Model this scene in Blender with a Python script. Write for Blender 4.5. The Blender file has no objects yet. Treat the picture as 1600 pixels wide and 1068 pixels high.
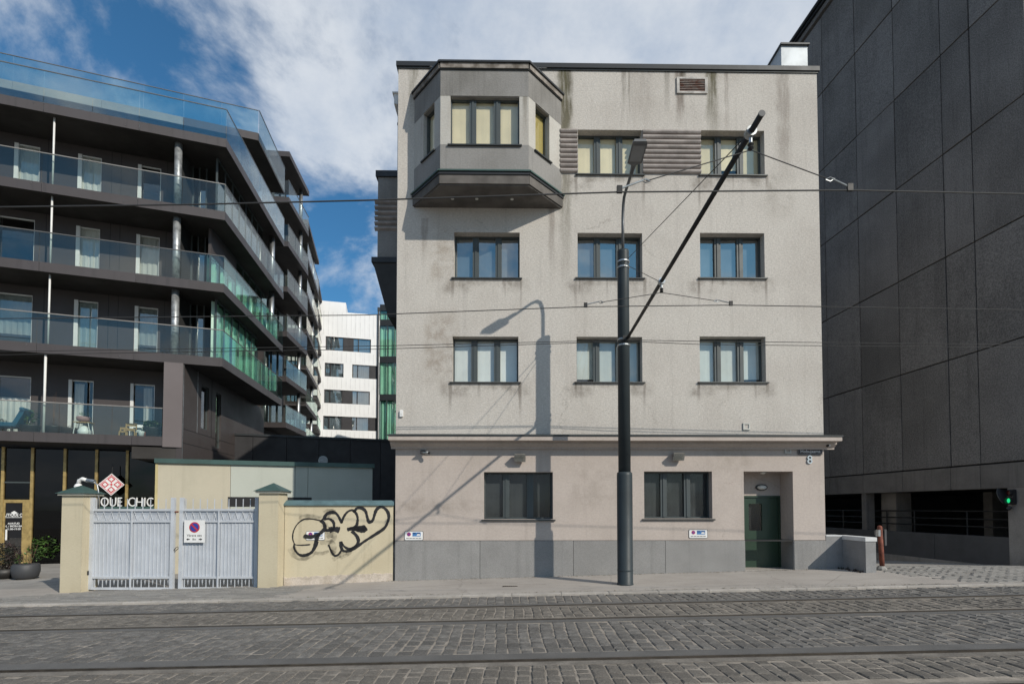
import bpy, math, random
from mathutils import Vector, Matrix
R = math.radians
random.seed(7)
S = bpy.context.scene
COL = S.collection

# ------------------------------------------------------------------ camera, sky, sun, exposure
CAMZ, PITCH, FPX = 1.8, R(1.8), 800.0            # photograph is 1600 px wide, f = 800 px
HORIZON = 793.0
cam_d = bpy.data.cameras.new('camera'); cam = bpy.data.objects.new('camera', cam_d); COL.objects.link(cam)
cam_d.sensor_fit = 'HORIZONTAL'; cam_d.sensor_width = 36; cam_d.lens = 36 * FPX / 1600
YPP = HORIZON - FPX * math.tan(PITCH)
cam_d.shift_y = (YPP - 534) / 1600
cam_d.clip_start = 0.05; cam_d.clip_end = 3000
cam.location = (0, 0, CAMZ); cam.rotation_euler = (R(90) + PITCH, 0, 0)
S.camera = cam

SUN_EL, SUN_H = R(32.5), Vector((0.73, -0.68)).normalized()      # horizontal direction TOWARDS the sun
W = bpy.data.worlds.new('World'); S.world = W; W.use_nodes = True
SKY_STRENGTH, SUN_STRENGTH = 0.10, 4.1
sun_d = bpy.data.lights.new('sun', 'SUN'); sun = bpy.data.objects.new('sun', sun_d); COL.objects.link(sun)
sun_d.energy = SUN_STRENGTH; sun_d.angle = R(0.53); sun_d.color = (1.0, 0.925, 0.81)
sv = Vector((SUN_H.x * math.cos(SUN_EL), SUN_H.y * math.cos(SUN_EL), math.sin(SUN_EL)))
sun.rotation_euler = sv.to_track_quat('Z', 'Y').to_euler(); sun.location = sv * 60
S.view_settings.view_transform = 'Standard'; S.view_settings.look = 'None'
S.view_settings.exposure = 0.0; S.view_settings.gamma = 1.0; S.view_settings.use_curve_mapping = False
S.render.engine = 'CYCLES'
S.cycles.transparent_max_bounces = 16; S.cycles.max_bounces = 8

class NT:                                          # tiny node-graph helper
    def __init__(s, tree): s.t = tree; s.n = tree.nodes; s.l = tree.links
    def new(s, typ, **kw):
        nd = s.n.new(typ)
        for k, v in kw.items(): setattr(nd, k, v)
        return nd
    def put(s, sock, v):
        if isinstance(v, bpy.types.NodeSocket): s.l.new(v, sock)
        else:
            if isinstance(v, (tuple, list)) and len(v) == 3 and sock.type == 'RGBA': v = (*v, 1)
            sock.default_value = v
    def math(s, op, a, b=0.0, c=0.0, clamp=False):
        nd = s.new('ShaderNodeMath', operation=op, use_clamp=clamp)
        for i, v in enumerate((a, b, c)): s.put(nd.inputs[i], v)
        return nd.outputs[0]
    def noise(s, vec, scale, detail=4, rough=.55, dist=0):
        nd = s.new('ShaderNodeTexNoise'); s.put(nd.inputs['Vector'], vec)
        nd.inputs['Scale'].default_value = scale; nd.inputs['Detail'].default_value = detail
        nd.inputs['Roughness'].default_value = rough; nd.inputs['Distortion'].default_value = dist
        return nd.outputs['Fac']
    def ramp(s, f, lo, hi, a=0.0, b=1.0, smooth=True):
        nd = s.new('ShaderNodeMapRange'); nd.clamp = True
        if smooth: nd.interpolation_type = 'SMOOTHSTEP'
        s.put(nd.inputs[0], f)
        for i, v in enumerate((lo, hi, a, b)): s.put(nd.inputs[i + 1], v)
        return nd.outputs[0]
    def mix(s, f, a, b, blend='MIX'):
        nd = s.new('ShaderNodeMix', data_type='RGBA', blend_type=blend)
        s.put(nd.inputs[0], f); s.put(nd.inputs[6], a); s.put(nd.inputs[7], b)
        return nd.outputs[2]
    def map(s, vec, scale=(1, 1, 1), loc=(0, 0, 0)):
        nd = s.new('ShaderNodeMapping'); s.put(nd.inputs[0], vec)
        nd.inputs['Scale'].default_value = scale; nd.inputs['Location'].default_value = loc
        return nd.outputs[0]
    def sep(s, vec):
        nd = s.new('ShaderNodeSeparateXYZ'); s.put(nd.inputs[0], vec); return nd.outputs
    def comb(s, x, y, z):
        nd = s.new('ShaderNodeCombineXYZ')
        for i, v in enumerate((x, y, z)): s.put(nd.inputs[i], v)
        return nd.outputs[0]

def build_world():
    t = NT(W.node_tree); t.n.clear()
    out = t.new('ShaderNodeOutputWorld'); bg = t.new('ShaderNodeBackground')
    sky = t.new('ShaderNodeTexSky', sky_type='NISHITA', sun_disc=False)
    sky.sun_elevation = SUN_EL; sky.sun_rotation = math.atan2(SUN_H.x, SUN_H.y)
    sky.air_density = 1.0; sky.dust_density = 0.6; sky.ozone_density = 2.0
    co = t.new('ShaderNodeTexCoord').outputs['Generated']
    x, y, z = t.sep(co)
    zc = t.math('ADD', t.math('MAXIMUM', z, 0.0), 0.45)
    p = t.comb(t.math('DIVIDE', x, zc), t.math('DIVIDE', y, zc), 0.0)
    n1 = t.noise(t.map(p, loc=(44.4, 25.8, 0)), 2.9, 10, .60, .25)
    n2 = t.noise(t.map(p, loc=(26.6, 39.2, 5)), 0.9, 3, .5)
    cov = t.math('ADD', t.math('MULTIPLY', n1, 0.78), t.math('MULTIPLY', n2, 0.36))
    fac = t.ramp(cov, 0.485, 0.615)
    fac = t.math('MULTIPLY', t.math('MULTIPLY', fac, 0.86), t.ramp(z, -.02, .02))
    shade = t.noise(t.map(p, loc=(5, 1, 2)), 4.2, 8, .62)
    cl = t.mix(t.ramp(shade, .3, .7), (4.2, 5.1, 6.5), (7.7, 8.1, 8.6))
    deep = t.mix(1.0, sky.outputs[0], t.mix(t.ramp(z, .02, .40), (.62, .78, .92), (.48, 1.0, 1.22)), 'MULTIPLY')
    c = t.mix(fac, deep, cl)
    t.l.new(c, bg.inputs['Color']); bg.inputs['Strength'].default_value = SKY_STRENGTH
    t.l.new(bg.outputs[0], out.inputs[0])
build_world()

# ------------------------------------------------------------------ photo geometry -> metres
def ray(px, py):
    a, b = (px - 800) / FPX, (YPP - py) / FPX
    c, s = math.cos(PITCH), math.sin(PITCH)
    return Vector((a, c - b * s, s + b * c))
def at(px, py, Y):
    r = ray(px, py); k = Y / r.y
    return Vector((r.x * k, Y, CAMZ + r.z * k))
class Frame:
    def __init__(s, x, y, ang): s.x, s.y, s.a = x, y, ang; s.u = Vector((math.cos(ang), math.sin(ang))); s.v = Vector((-math.sin(ang), math.cos(ang)))
    def hit(s, px, py, v=0.0):
        r = ray(px, py); o = Vector((s.x, s.y)) + s.v * v
        n = s.v; k = (o.dot(n)) / (r.x * n.x + r.y * n.y)
        p = Vector((r.x * k, r.y * k)) - Vector((s.x, s.y))
        return p.dot(s.u), CAMZ + r.z * k
    def w(s, u, v, z=0.0):
        p = Vector((s.x, s.y)) + s.u * u + s.v * v
        return Vector((p.x, p.y, z))
KERB_Y, WALL_Y = 10.52, 13.1
def gz(x, y):                                     # height of the ground: the street climbs to the right
    road = 0.021 * x; wall = 0.03 + 0.026 * max(-14, min(10.5, x))
    if y <= KERB_Y: return road
    f = min(1.0, (y - KERB_Y) / (WALL_Y - KERB_Y))
    z = (road + 0.035) * (1 - f) + wall * f
    if y > WALL_Y and x > 8: z -= min(0.42, (y - WALL_Y) * 0.07)
    return z

# ------------------------------------------------------------------ mesh helpers
class MB:
    def __init__(s): s.v = []; s.f = []
    def quad(s, *pts):
        n = len(s.v); s.v += [tuple(p) for p in pts]; s.f.append(tuple(range(n, n + len(pts)))); return s
    def box(s, x0, x1, y0, y1, z0, z1, c=0.0):
        n = len(s.v)
        if c <= 0:
            s.v += [(x0,y0,z0),(x1,y0,z0),(x1,y1,z0),(x0,y1,z0),(x0,y0,z1),(x1,y0,z1),(x1,y1,z1),(x0,y1,z1)]
            s.f += [tuple(n + i for i in f) for f in ((0,3,2,1),(4,5,6,7),(0,1,5,4),(1,2,6,5),(2,3,7,6),(3,0,4,7))]
            return s
        for z, i in ((z0, c), (z0 + c, 0), (z1 - c, 0), (z1, c)):          # chamfered rings
            s.v += [(x0+i,y0+c,z) if 0 else (x0+i,y0+i,z),(x1-i,y0+i,z),(x1-i,y1-i,z),(x0+i,y1-i,z)]
        s.f.append((n+3,n+2,n+1,n))
        for r in range(3):
            for k in range(4):
                a, b = n + 4*r + k, n + 4*r + (k+1) % 4
                s.f.append((a, b, b+4, a+4))
        s.f.append((n+12,n+13,n+14,n+15)); return s
    def prism(s, poly, z0, z1):
        n = len(s.v); m = len(poly)
        s.v += [(p[0], p[1], z0) for p in poly] + [(p[0], p[1], z1) for p in poly]
        s.f.append(tuple(n + m - 1 - i for i in range(m))); s.f.append(tuple(n + m + i for i in range(m)))
        for i in range(m):
            j = (i + 1) % m; s.f.append((n+i, n+j, n+m+j, n+m+i))
        return s
    def extr(s, prof, x0, x1):                    # profile in (y, z), extruded along x
        n = len(s.v); m = len(prof)
        s.v += [(x0, p[0], p[1]) for p in prof] + [(x1, p[0], p[1]) for p in prof]
        s.f.append(tuple(n + i for i in range(m))); s.f.append(tuple(n + 2*m - 1 - i for i in range(m)))
        for i in range(m):
            j = (i + 1) % m; s.f.append((n+j, n+i, n+m+i, n+m+j))
        return s
    def tube(s, pts, r, k=8, caps=True):
        pts = [Vector(p) for p in pts]; rs = r if isinstance(r, (list, tuple)) else [r] * len(pts)
        n0 = len(s.v); prev = None
        for i, p in enumerate(pts):
            d = (pts[min(i+1, len(pts)-1)] - pts[max(i-1, 0)]).normalized()
            if prev is None:
                a = d.orthogonal().normalized()
            else:
                a = (prev - d * prev.dot(d)).normalized()
            prev = a; b = d.cross(a)
            for j in range(k):
                t = 2 * math.pi * j / k
                s.v.append(tuple(p + (a * math.cos(t) + b * math.sin(t)) * rs[i]))
        for i in range(len(pts) - 1):
            for j in range(k):
                a = n0 + i*k + j; b = n0 + i*k + (j+1) % k
                s.f.append((a, b, b + k, a + k))
        if caps:
            s.f.append(tuple(n0 + k - 1 - j for j in range(k)))
            s.f.append(tuple(n0 + (len(pts)-1)*k + j for j in range(k)))
        return s
    def lathe(s, prof, k=20, cx=0, cy=0, cz=0):
        n0 = len(s.v)
        for r, z in prof:
            for j in range(k):
                t = 2*math.pi*j/k; s.v.append((cx + r*math.cos(t), cy + r*math.sin(t), cz + z))
        for i in range(len(prof)-1):
            for j in range(k):
                a = n0+i*k+j; b = n0+i*k+(j+1)%k; s.f.append((a, b, b+k, a+k))
        s.f.append(tuple(n0+k-1-j for j in range(k))); s.f.append(tuple(n0+(len(prof)-1)*k+j for j in range(k)))
        return s
    def mesh(s, name, mat=None, smooth=False):
        me = bpy.data.meshes.new(name); me.from_pydata(s.v, [], s.f); me.update()
        if mat: me.materials.append(mat)
        if smooth:
            for p in me.polygons: p.use_smooth = len(p.vertices) <= 4
        return me
    def build(s, name, mat, parent=None, loc=None, rotz=0.0, smooth=False, kind=None, label=None):
        o = bpy.data.objects.new(name, s.mesh(name, mat, smooth)); COL.objects.link(o)
        if parent: o.parent = parent
        if loc is not None: o.location = loc
        if rotz: o.rotation_euler = (0, 0, rotz)
        if kind: o['kind'] = kind
        if label: o['label'] = label
        return o
def tag(o, label, cat, group=None):
    o['label'] = label; o['category'] = cat
    if group: o['group'] = group
    return o
def thing(name, label, cat, loc=(0, 0, 0), rotz=0.0, group=None):
    o = bpy.data.objects.new(name, None); COL.objects.link(o); o.empty_display_size = .2
    o.location = loc; o.rotation_euler = (0, 0, rotz)
    return tag(o, label, cat, group)
def struct(o): o['kind'] = 'structure'; return o
def inst(name, me, parent, loc, rotz=0.0, scale=None):
    o = bpy.data.objects.new(name, me); COL.objects.link(o); o.parent = parent; o.location = loc
    if rotz: o.rotation_euler = (0, 0, rotz)
    if scale: o.scale = scale
    return o

def wall_holes(u0, u1, z0, z1, holes, t, v0=0.0):
    us = sorted({u0, u1, *[h[0] for h in holes], *[h[1] for h in holes]})
    zs = sorted({z0, z1, *[h[2] for h in holes], *[h[3] for h in holes]})
    us = [u for u in us if u0 - 1e-6 <= u <= u1 + 1e-6]; zs = [z for z in zs if z0 - 1e-6 <= z <= z1 + 1e-6]
    def hole(a, b):
        return any(h[0] - 1e-6 < a < h[1] + 1e-6 and h[2] - 1e-6 < b < h[3] + 1e-6 for h in holes)
    m = MB(); v1 = v0 + t; nu, nz = len(us) - 1, len(zs) - 1
    solid = [[not hole((us[i]+us[i+1])/2, (zs[j]+zs[j+1])/2) for j in range(nz)] for i in range(nu)]
    ok = lambda i, j: 0 <= i < nu and 0 <= j < nz and solid[i][j]
    for i in range(nu):
        for j in range(nz):
            if not solid[i][j]: continue
            a, b, c, d = us[i], us[i+1], zs[j], zs[j+1]
            m.quad((a,v0,c),(b,v0,c),(b,v0,d),(a,v0,d)); m.quad((b,v1,c),(a,v1,c),(a,v1,d),(b,v1,d))
            if not ok(i-1,j): m.quad((a,v1,c),(a,v0,c),(a,v0,d),(a,v1,d))
            if not ok(i+1,j): m.quad((b,v0,c),(b,v1,c),(b,v1,d),(b,v0,d))
            if not ok(i,j-1): m.quad((a,v1,c),(b,v1,c),(b,v0,c),(a,v0,c))
            if not ok(i,j+1): m.quad((a,v0,d),(b,v0,d),(b,v1,d),(a,v1,d))
    return m

# ------------------------------------------------------------------ materials
def M(name, col, rough=.75, metal=0.0, var=.12, scale=2.0, bump=0.0, bscale=60.0, grain=0.0, gscale=40.0, col2=None, rnd=0.0, island=0.0, spec=None, spot=None, runs=0.0):
    m = bpy.data.materials.new(name); m.use_nodes = True; t = NT(m.node_tree); t.n.clear()
    out = t.new('ShaderNodeOutputMaterial'); b = t.new('ShaderNodeBsdfPrincipled'); t.l.new(b.outputs[0], out.inputs[0])
    oi = t.new('ShaderNodeObjectInfo').outputs['Random']
    co = t.new('ShaderNodeTexCoord').outputs['Object']
    add = t.new('ShaderNodeVectorMath', operation='ADD'); t.l.new(co, add.inputs[0])
    t.l.new(t.comb(t.math('MULTIPLY', oi, 37.0), t.math('MULTIPLY', oi, 17.0), t.math('MULTIPLY', oi, 7.0)), add.inputs[1])
    vec = add.outputs[0]
    c2 = col2 or tuple(x * (1 - var * 2) for x in col)
    n = t.noise(vec, scale, 5, .6)
    c = t.mix(t.ramp(n, .32, .70), col, c2)
    if runs:
        rn = t.noise(t.map(vec, scale=(5, 5, .25)), 1.0, 5, .65); c = t.mix(t.math('MULTIPLY', t.ramp(rn, .50, .74), runs), c, tuple(x * .45 for x in col))
    if spot:
        sn = t.noise(vec, spot[2], 6, .7); c = t.mix(t.ramp(sn, spot[1], spot[1] + .05), c, spot[0])
    f = None
    if grain:
        g = t.noise(vec, gscale, 2, .6); f = t.ramp(g, .3, .7, 1 - grain, 1 + grain, False)
    if rnd:
        r = t.ramp(oi, 0, 1, 1 - rnd, 1 + rnd, False); f = t.math('MULTIPLY', f, r) if f else r
    if island:
        gi = t.new('ShaderNodeNewGeometry').outputs['Random Per Island']
        r = t.ramp(gi, 0, 1, 1 - island, 1 + island, False); f = t.math('MULTIPLY', f, r) if f else r
    if f: 
        vm = t.new('ShaderNodeVectorMath', operation='SCALE'); t.l.new(c, vm.inputs[0]); t.l.new(f, vm.inputs['Scale']); c = vm.outputs[0]
    t.put(b.inputs['Base Color'], c); b.inputs['Metallic'].default_value = metal
    t.put(b.inputs['Roughness'], t.ramp(n, .3, .7, max(0, rough - .06), min(1, rough + .06)))
    if spec is not None: b.inputs['Specular IOR Level'].default_value = spec
    if bump:
        bp = t.new('ShaderNodeBump'); bp.inputs['Strength'].default_value = bump; bp.inputs['Distance'].default_value = .02
        t.l.new(t.noise(vec, bscale, 4, .65), bp.inputs['Height']); t.l.new(bp.outputs[0], b.inputs['Normal'])
    return m

def glass_mat(name, tint=(.9, .95, .94), base=.06, k=1.0, rough=.015, refl=(1, 1, 1), wavy=0.0):
    m = bpy.data.materials.new(name); m.use_nodes = True; t = NT(m.node_tree); t.n.clear()
    out = t.new('ShaderNodeOutputMaterial'); mx = t.new('ShaderNodeMixShader')
    tr = t.new('ShaderNodeBsdfTransparent'); gl = t.new('ShaderNodeBsdfGlossy')
    tr.inputs[0].default_value = (*tint, 1); gl.inputs['Color'].default_value = (*refl, 1); gl.inputs['Roughness'].default_value = rough
    lw_ = t.new('ShaderNodeLayerWeight'); lw_.inputs[0].default_value = .5      # Schlick, the same from both sides of a single pane
    fres = t.math('ADD', t.math('MULTIPLY', t.math('POWER', lw_.outputs['Facing'], 5.0), .96), .04)
    if wavy:
        bp = t.new('ShaderNodeBump'); bp.inputs['Strength'].default_value = wavy; bp.inputs['Distance'].default_value = .01
        co = t.new('ShaderNodeTexCoord').outputs['Object']; t.l.new(t.noise(co, 1.3, 2, .5), bp.inputs['Height'])
        t.l.new(bp.outputs[0], gl.inputs['Normal'])
    f = t.math('ADD', t.math('MULTIPLY', fres, k), base, clamp=True)
    t.l.new(f, mx.inputs[0]); t.l.new(tr.outputs[0], mx.inputs[1]); t.l.new(gl.outputs[0], mx.inputs[2]); t.l.new(mx.outputs[0], out.inputs[0])
    return m

def stucco(name, col, dark, streaks=(), grain=.16, streak_amt=.35, gscale=30, bump=.5, cracks=0.0, patches=()):
    """rendered wall: fine grain, cloudy discolouration, rain streaks from the top, and single run-off stains (u, half width, z0, z1, colour, amount)"""
    m = bpy.data.materials.new(name); m.use_nodes = True; t = NT(m.node_tree); t.n.clear()
    out = t.new('ShaderNodeOutputMaterial'); b = t.new('ShaderNodeBsdfPrincipled'); t.l.new(b.outputs[0], out.inputs[0])
    co = t.new('ShaderNodeTexCoord').outputs['Object']; x, y, z = t.sep(co)
    c = t.mix(t.ramp(t.noise(co, .7, 6, .62), .38, .72), col, dark)
    sv_ = t.noise(t.map(co, scale=(4.5, 4.5, .22)), 1.0, 5, .65)
    c = t.mix(t.math('MULTIPLY', t.ramp(sv_, .52, .75), streak_amt), c, tuple(q * .62 for q in dark))
    if streaks:
        wob0 = t.math('SUBTRACT', t.noise(t.map(co, scale=(2, 2, 1.2)), 1.5, 4), .5); run0 = t.ramp(t.noise(t.map(co, scale=(9, 9, 1.2)), 1.5, 4), .25, .6, .35, 1)
    for (u, hw, za, zb, sc, amt) in streaks:
        d = t.math('ABSOLUTE', t.math('SUBTRACT', t.math('MULTIPLY_ADD', wob0, hw * 1.6, x), u))
        f = t.math('MULTIPLY', t.ramp(d, hw * .35, hw * 1.15, 1, 0), t.ramp(z, za, zb, 0, 1))
        if zb > za: f = t.math('MULTIPLY', f, t.ramp(z, zb + .02, zb + .06, 1, 0) if hw < .12 else 1.0)
        c = t.mix(t.math('MULTIPLY', t.math('MULTIPLY', f, run0), amt), c, sc)
    if patches: pn = t.ramp(t.noise(co, 2.6, 5, .65), .35, .68)
    for (u, w_, zc, h_, sc, amt) in patches:
        f = t.ramp(t.math('ABSOLUTE', t.math('SUBTRACT', x, u)), w_ * .5, w_, 1, 0)
        f = t.math('MULTIPLY', f, t.ramp(t.math('ABSOLUTE', t.math('SUBTRACT', z, zc)), h_ * .2, h_, 1, 0))
        f = t.math('MULTIPLY', f, pn)
        c = t.mix(t.math('MULTIPLY', f, amt), c, sc)
    if cracks:
        cr = t.new('ShaderNodeTexVoronoi', feature='DISTANCE_TO_EDGE'); cr.inputs['Scale'].default_value = .30
        wv = t.new('ShaderNodeVectorMath', operation='ADD'); t.l.new(co, wv.inputs[0]); q1 = t.math('MULTIPLY', t.noise(co, 2.2, 5, .7), .9); t.l.new(t.comb(q1, 0.0, t.math('MULTIPLY', t.noise(co, 1.7, 5, .7), .8)), wv.inputs[1]); t.l.new(wv.outputs[0], cr.inputs['Vector'])
        c = t.mix(t.math('MULTIPLY', t.math('MULTIPLY', t.ramp(cr.outputs['Distance'], .0005, .0035, 1, 0), t.ramp(t.noise(co, .6, 3), .5, .6)), cracks), c, (.13, .11, .09))
    g = t.math('ADD', t.math('MULTIPLY', t.noise(co, gscale, 3, .7), .6), t.math('MULTIPLY', t.noise(t.map(co, scale=(1, 1, 2.6)), gscale * .45, 2, .6), .4))
    vm = t.new('ShaderNodeVectorMath', operation='SCALE'); t.l.new(c, vm.inputs[0]); t.l.new(t.ramp(g, .3, .7, 1 - grain, 1 + grain, False), vm.inputs['Scale'])
    t.l.new(vm.outputs[0], b.inputs['Base Color']); b.inputs['Roughness'].default_value = .93; b.inputs['Specular IOR Level'].default_value = .2
    bp = t.new('ShaderNodeBump'); bp.inputs['Strength'].default_value = bump; bp.inputs['Distance'].default_value = .015
    t.l.new(g, bp.inputs['Height']); t.l.new(bp.outputs[0], b.inputs['Normal'])
    return m

def emis(name, col, s):
    m = bpy.data.materials.new(name); m.use_nodes = True; t = NT(m.node_tree); t.n.clear()
    out = t.new('ShaderNodeOutputMaterial'); e = t.new('ShaderNodeEmission'); e.inputs[0].default_value = (*col, 1); e.inputs[1].default_value = s
    t.l.new(e.outputs[0], out.inputs[0]); return m

MT = dict(
  frame=M('window_paint', (.055, .068, .070), .5, var=.1),
  sill=M('sill_sheet', (.045, .05, .05), .45, metal=.3, var=.2),
  cream=M('cream_curtain', (.80, .69, .47), .9, rnd=.10, var=.06, scale=1.2),
  yellow=M('yellow_curtain', (0.42, 0.33, 0.11), .9, var=.1, scale=1.2),
  blueblind=M('blue_grey_blind', (0.28, 0.31, 0.33), .9, rnd=.10, var=.15, scale=1.0),
  paleblind=M('pale_blind', (0.58, 0.61, 0.58), .9, rnd=.10, var=.08, scale=1.2),
  whiteblind=M('white_paper_blind', (0.74, 0.75, 0.72), .9, rnd=.10, var=.06, scale=1.5),
  darknet=M('dark_net', (.045, .05, .052), .9, var=.25, scale=1.4),
  black=M('black_dark', (.012, .012, .013), .6),
  cap=M('roof_sheet', (.03, .033, .036), .5, metal=.3),
  concrete=M('concrete', (.30, .29, .27), .9, var=.15, scale=1.5, bump=.3, bscale=40, grain=.12),
  baygrey=stucco('bay_grey_render', (.235, .230, .222), (.175, .170, .160), grain=.16, streak_amt=.5),
  fin=M('fin_render', (.34, .305, .285), .9, var=.18, scale=2.2, bump=.3, bscale=30, grain=.1),
  granite=M('granite', (.240, .236, .230), .75, runs=.30, var=.06, scale=1.2, grain=.2, gscale=75, rnd=.07),
  greenmetal=M('green_sheet', (.055, .105, .095), .5, var=.15, metal=.2),
  door=M('door_paint', (.022, .05, .030), .35, var=.15, scale=1.2),
  steel=M('galvanised', (.45, .47, .48), .4, metal=.9, var=.2, scale=6),
  chrome=M('bright_steel', (.7, .7, .7), .25, metal=1, var=.05),
  white=M('white_paint', (.74, .74, .73), .5, var=.06),
  pole=M('pole_paint', (.032, .042, .047), .5, var=.12, scale=1.5, bump=.05, bscale=20, spec=.3),
  darksteel=M('dark_steel', (.035, .035, .035), .55, metal=.5, var=.2, scale=4),
  wire=M('wire', (.03, .03, .03), .6),
  brown=M('brown_cladding', (0.056, 0.047, 0.046), .6, var=.07, scale=.8, rnd=.06),
  fascia=M('fascia_cladding', (.060, .052, .053), .55, runs=.5, var=.08, scale=.8, rnd=.06),
  soffit=M('soffit', (0.042, 0.038, 0.035), .8, var=.2, scale=.7),
  mint=None, 
  wframe=M('white_frame', (.68, .68, .66), .5, var=.05),
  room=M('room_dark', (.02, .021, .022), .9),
  whiteclad=M('white_cladding', (.80, .80, .80), .6, runs=.18, var=.03, scale=.6),
  beige=stucco('beige_render', (.46, .42, .33), (.40, .37, .29), grain=.06, streak_amt=.2, gscale=40, bump=.2),
  palegreen=stucco('pale_green_render', (.43, .45, .40), (.39, .41, .36), grain=.06, streak_amt=.15, gscale=40, bump=.2),
  gold=M('brass_frame', (.46, .33, .13), .4, metal=.35, var=.2, scale=5),
  gatepaint=M('gate_paint', (.49, .515, .55), .5, spot=((.16, .09, .05), .66, 9.0), var=.07, scale=2.5, grain=.05),
  gatesheet=M('gate_sheet', (.46, .49, .535), .55, runs=.35, spot=((.18, .12, .08), .70, 7.0), var=.08, scale=2.0),
  rust=M('rust_paint', (.20, .055, .03), .8, var=.3, scale=7, bump=.3),
  darkclad=M('dark_wall', (.022, .021, .023), .7, var=.1),
  garage=M('dark_pebbledash', (.160, .153, .148), .95, runs=.45, var=.16, scale=.35, grain=.42, gscale=30, bump=.5, bscale=28, rnd=.12),
  garageconc=M('garage_concrete', (.28, .26, .24), .9, runs=.5, var=.2, scale=1.0, grain=.12, bump=.2),
  garagebeam=M('garage_beam', (.15, .14, .132), .9, runs=.5, var=.15, scale=1.0, grain=.12, bump=.2),
  parapet=M('ramp_panel', (.065, .065, .068), .7, var=.1),
  lowwall=M('low_wall_render', (0.25, 0.25, 0.25), .85, var=.1, scale=2, grain=.08, bump=.2),
  lowcap=M('low_wall_cap', (.62, .63, .63), .8, var=.1),
  cobble=M('basalt_cobble', (0.125, 0.119, 0.111), .68, var=.2, scale=9, bump=.5, bscale=38, grain=.22, gscale=60, rnd=.19, island=.19),
  cobble_b=M('brown_cobble', (0.152, 0.138, 0.12), .75, var=.22, scale=9, bump=.5, bscale=38, grain=.22, gscale=60, rnd=.18, island=.18),
  mortar=M('joint_sand', (0.3, 0.265, 0.225), .95, var=.2, scale=5, bump=.4, bscale=60, grain=.2),
  asphalt=M('rail_filler', (0.112, 0.109, 0.105), .8, var=.12, scale=2, grain=.18, gscale=80, bump=.2),
  railsteel=M('rail_steel', (.10, .085, .07), .5, metal=.6, var=.25, scale=5),
  railgroove=M('rail_groove', (.055, .036, .024), .9),
  railconc=M('rail_concrete', (0.19, 0.172, 0.15), .95, var=.2, scale=3, grain=.2, bump=.3),
  sidewalk=M('pavement_concrete', (.36, .340, .315), .93, var=.13, scale=1.1, grain=.12, gscale=50, bump=.25, bscale=60, col2=(.30, .28, .258)),
  kerb=M('kerb_granite', (0.36, 0.335, 0.305), .9, var=.12, scale=3, grain=.15, gscale=70, bump=.2, rnd=.08),
  paver=M('concrete_paver', (0.225, 0.215, 0.2), .9, var=.1, scale=4, grain=.15, gscale=80, rnd=.17, island=.18, bump=.2),
  ground=M('yard_ground', (0.3, 0.285, 0.265), .93, var=.15, scale=.6, grain=.12, bump=.2),
  leaf=M('leaf', (.060, .13, .022), .55, var=.35, scale=3, island=.4),
  leafd=M('dark_leaf', (.030, .042, .024), .6, var=.35, scale=3, island=.5, col2=(.05, .025, .03)),
  twig=M('twig', (.12, .07, .045), .9),
  pot=M('pot_grey', (.045, .047, .052), .6, var=.1),
  potb=M('pot_black', (.020, .018, .017), .5),
  blue=M('blue_fabric', (.012, .085, .15), .8),
  pink=M('pink_bowl', (.42, .24, .23), .6),
  wood=M('wood', (.42, .26, .11), .6, var=.15, scale=8),
  redwood=M('red_clay', (.25, .08, .05), .7),
  ink=M('print_black', (.02, .02, .02), .6),
  paint=M('spray_paint', (.018, .017, .018), .45, var=.2, scale=8),
  red=M('sign_red', (.50, .03, .04), .5), sblue=M('sign_blue', (.03, .05, .32), .5), slb=M('sign_light_blue', (.06, .20, .45), .5),
  navy=M('sign_navy', (.012, .05, .17), .5), purple=M('sign_purple', (.08, .03, .09), .5), signdark=M('sign_dark', (.03, .015, .016), .5),
  lampglass=M('opal_glass', (.66, .66, .62), .3), cable=M('black_plastic', (.02, .02, .021), .5),
)
G_win = glass_mat('window_glass', (.90, .925, .91), .06, 1.1, wavy=.05)
G_refl = glass_mat('coated_glass', (.72, .78, .80), .26, 1.0, refl=(1, .95, .88), wavy=.12)
G_bal = glass_mat('balustrade_glass', (.88, .93, .915), .02, .7, refl=(1, .96, .90))
G_top = glass_mat('terrace_glass', (.86, .93, .92), .11, 1.2, refl=(.97, 1, .98))
G_balg = glass_mat('green_balustrade_glass', (.84, .945, .90), .04, .9, refl=(.9, 1, .96))
G_dark = glass_mat('dark_glass', (.80, .83, .84), .015, .55, rough=.10, refl=(1, .97, .95))
G_side = glass_mat('grey_curtain_wall_glass', (.62, .68, .69), .14, .9, refl=(1, .97, .92), wavy=.08)
MT['mint'] = M('mint_curtain', (.50, .68, .58), .85, var=.1, scale=1.0)

def curtain(w, h, amp=.025, n=None):             # hanging folds, local x 0..w, z 0..h
    m = MB(); n = n or max(6, int(w / .06)); ph = random.random() * 6
    pts = [(w * i / n, amp * math.sin(i * 1.9 + ph) + amp * .5 * math.sin(i * .7 + ph)) for i in range(n + 1)]
    for i in range(n):
        (a, p), (b, q) = pts[i], pts[i+1]; m.quad((a, p, 0), (b, q, 0), (b, q, h), (a, p, h))
    return m

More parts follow.
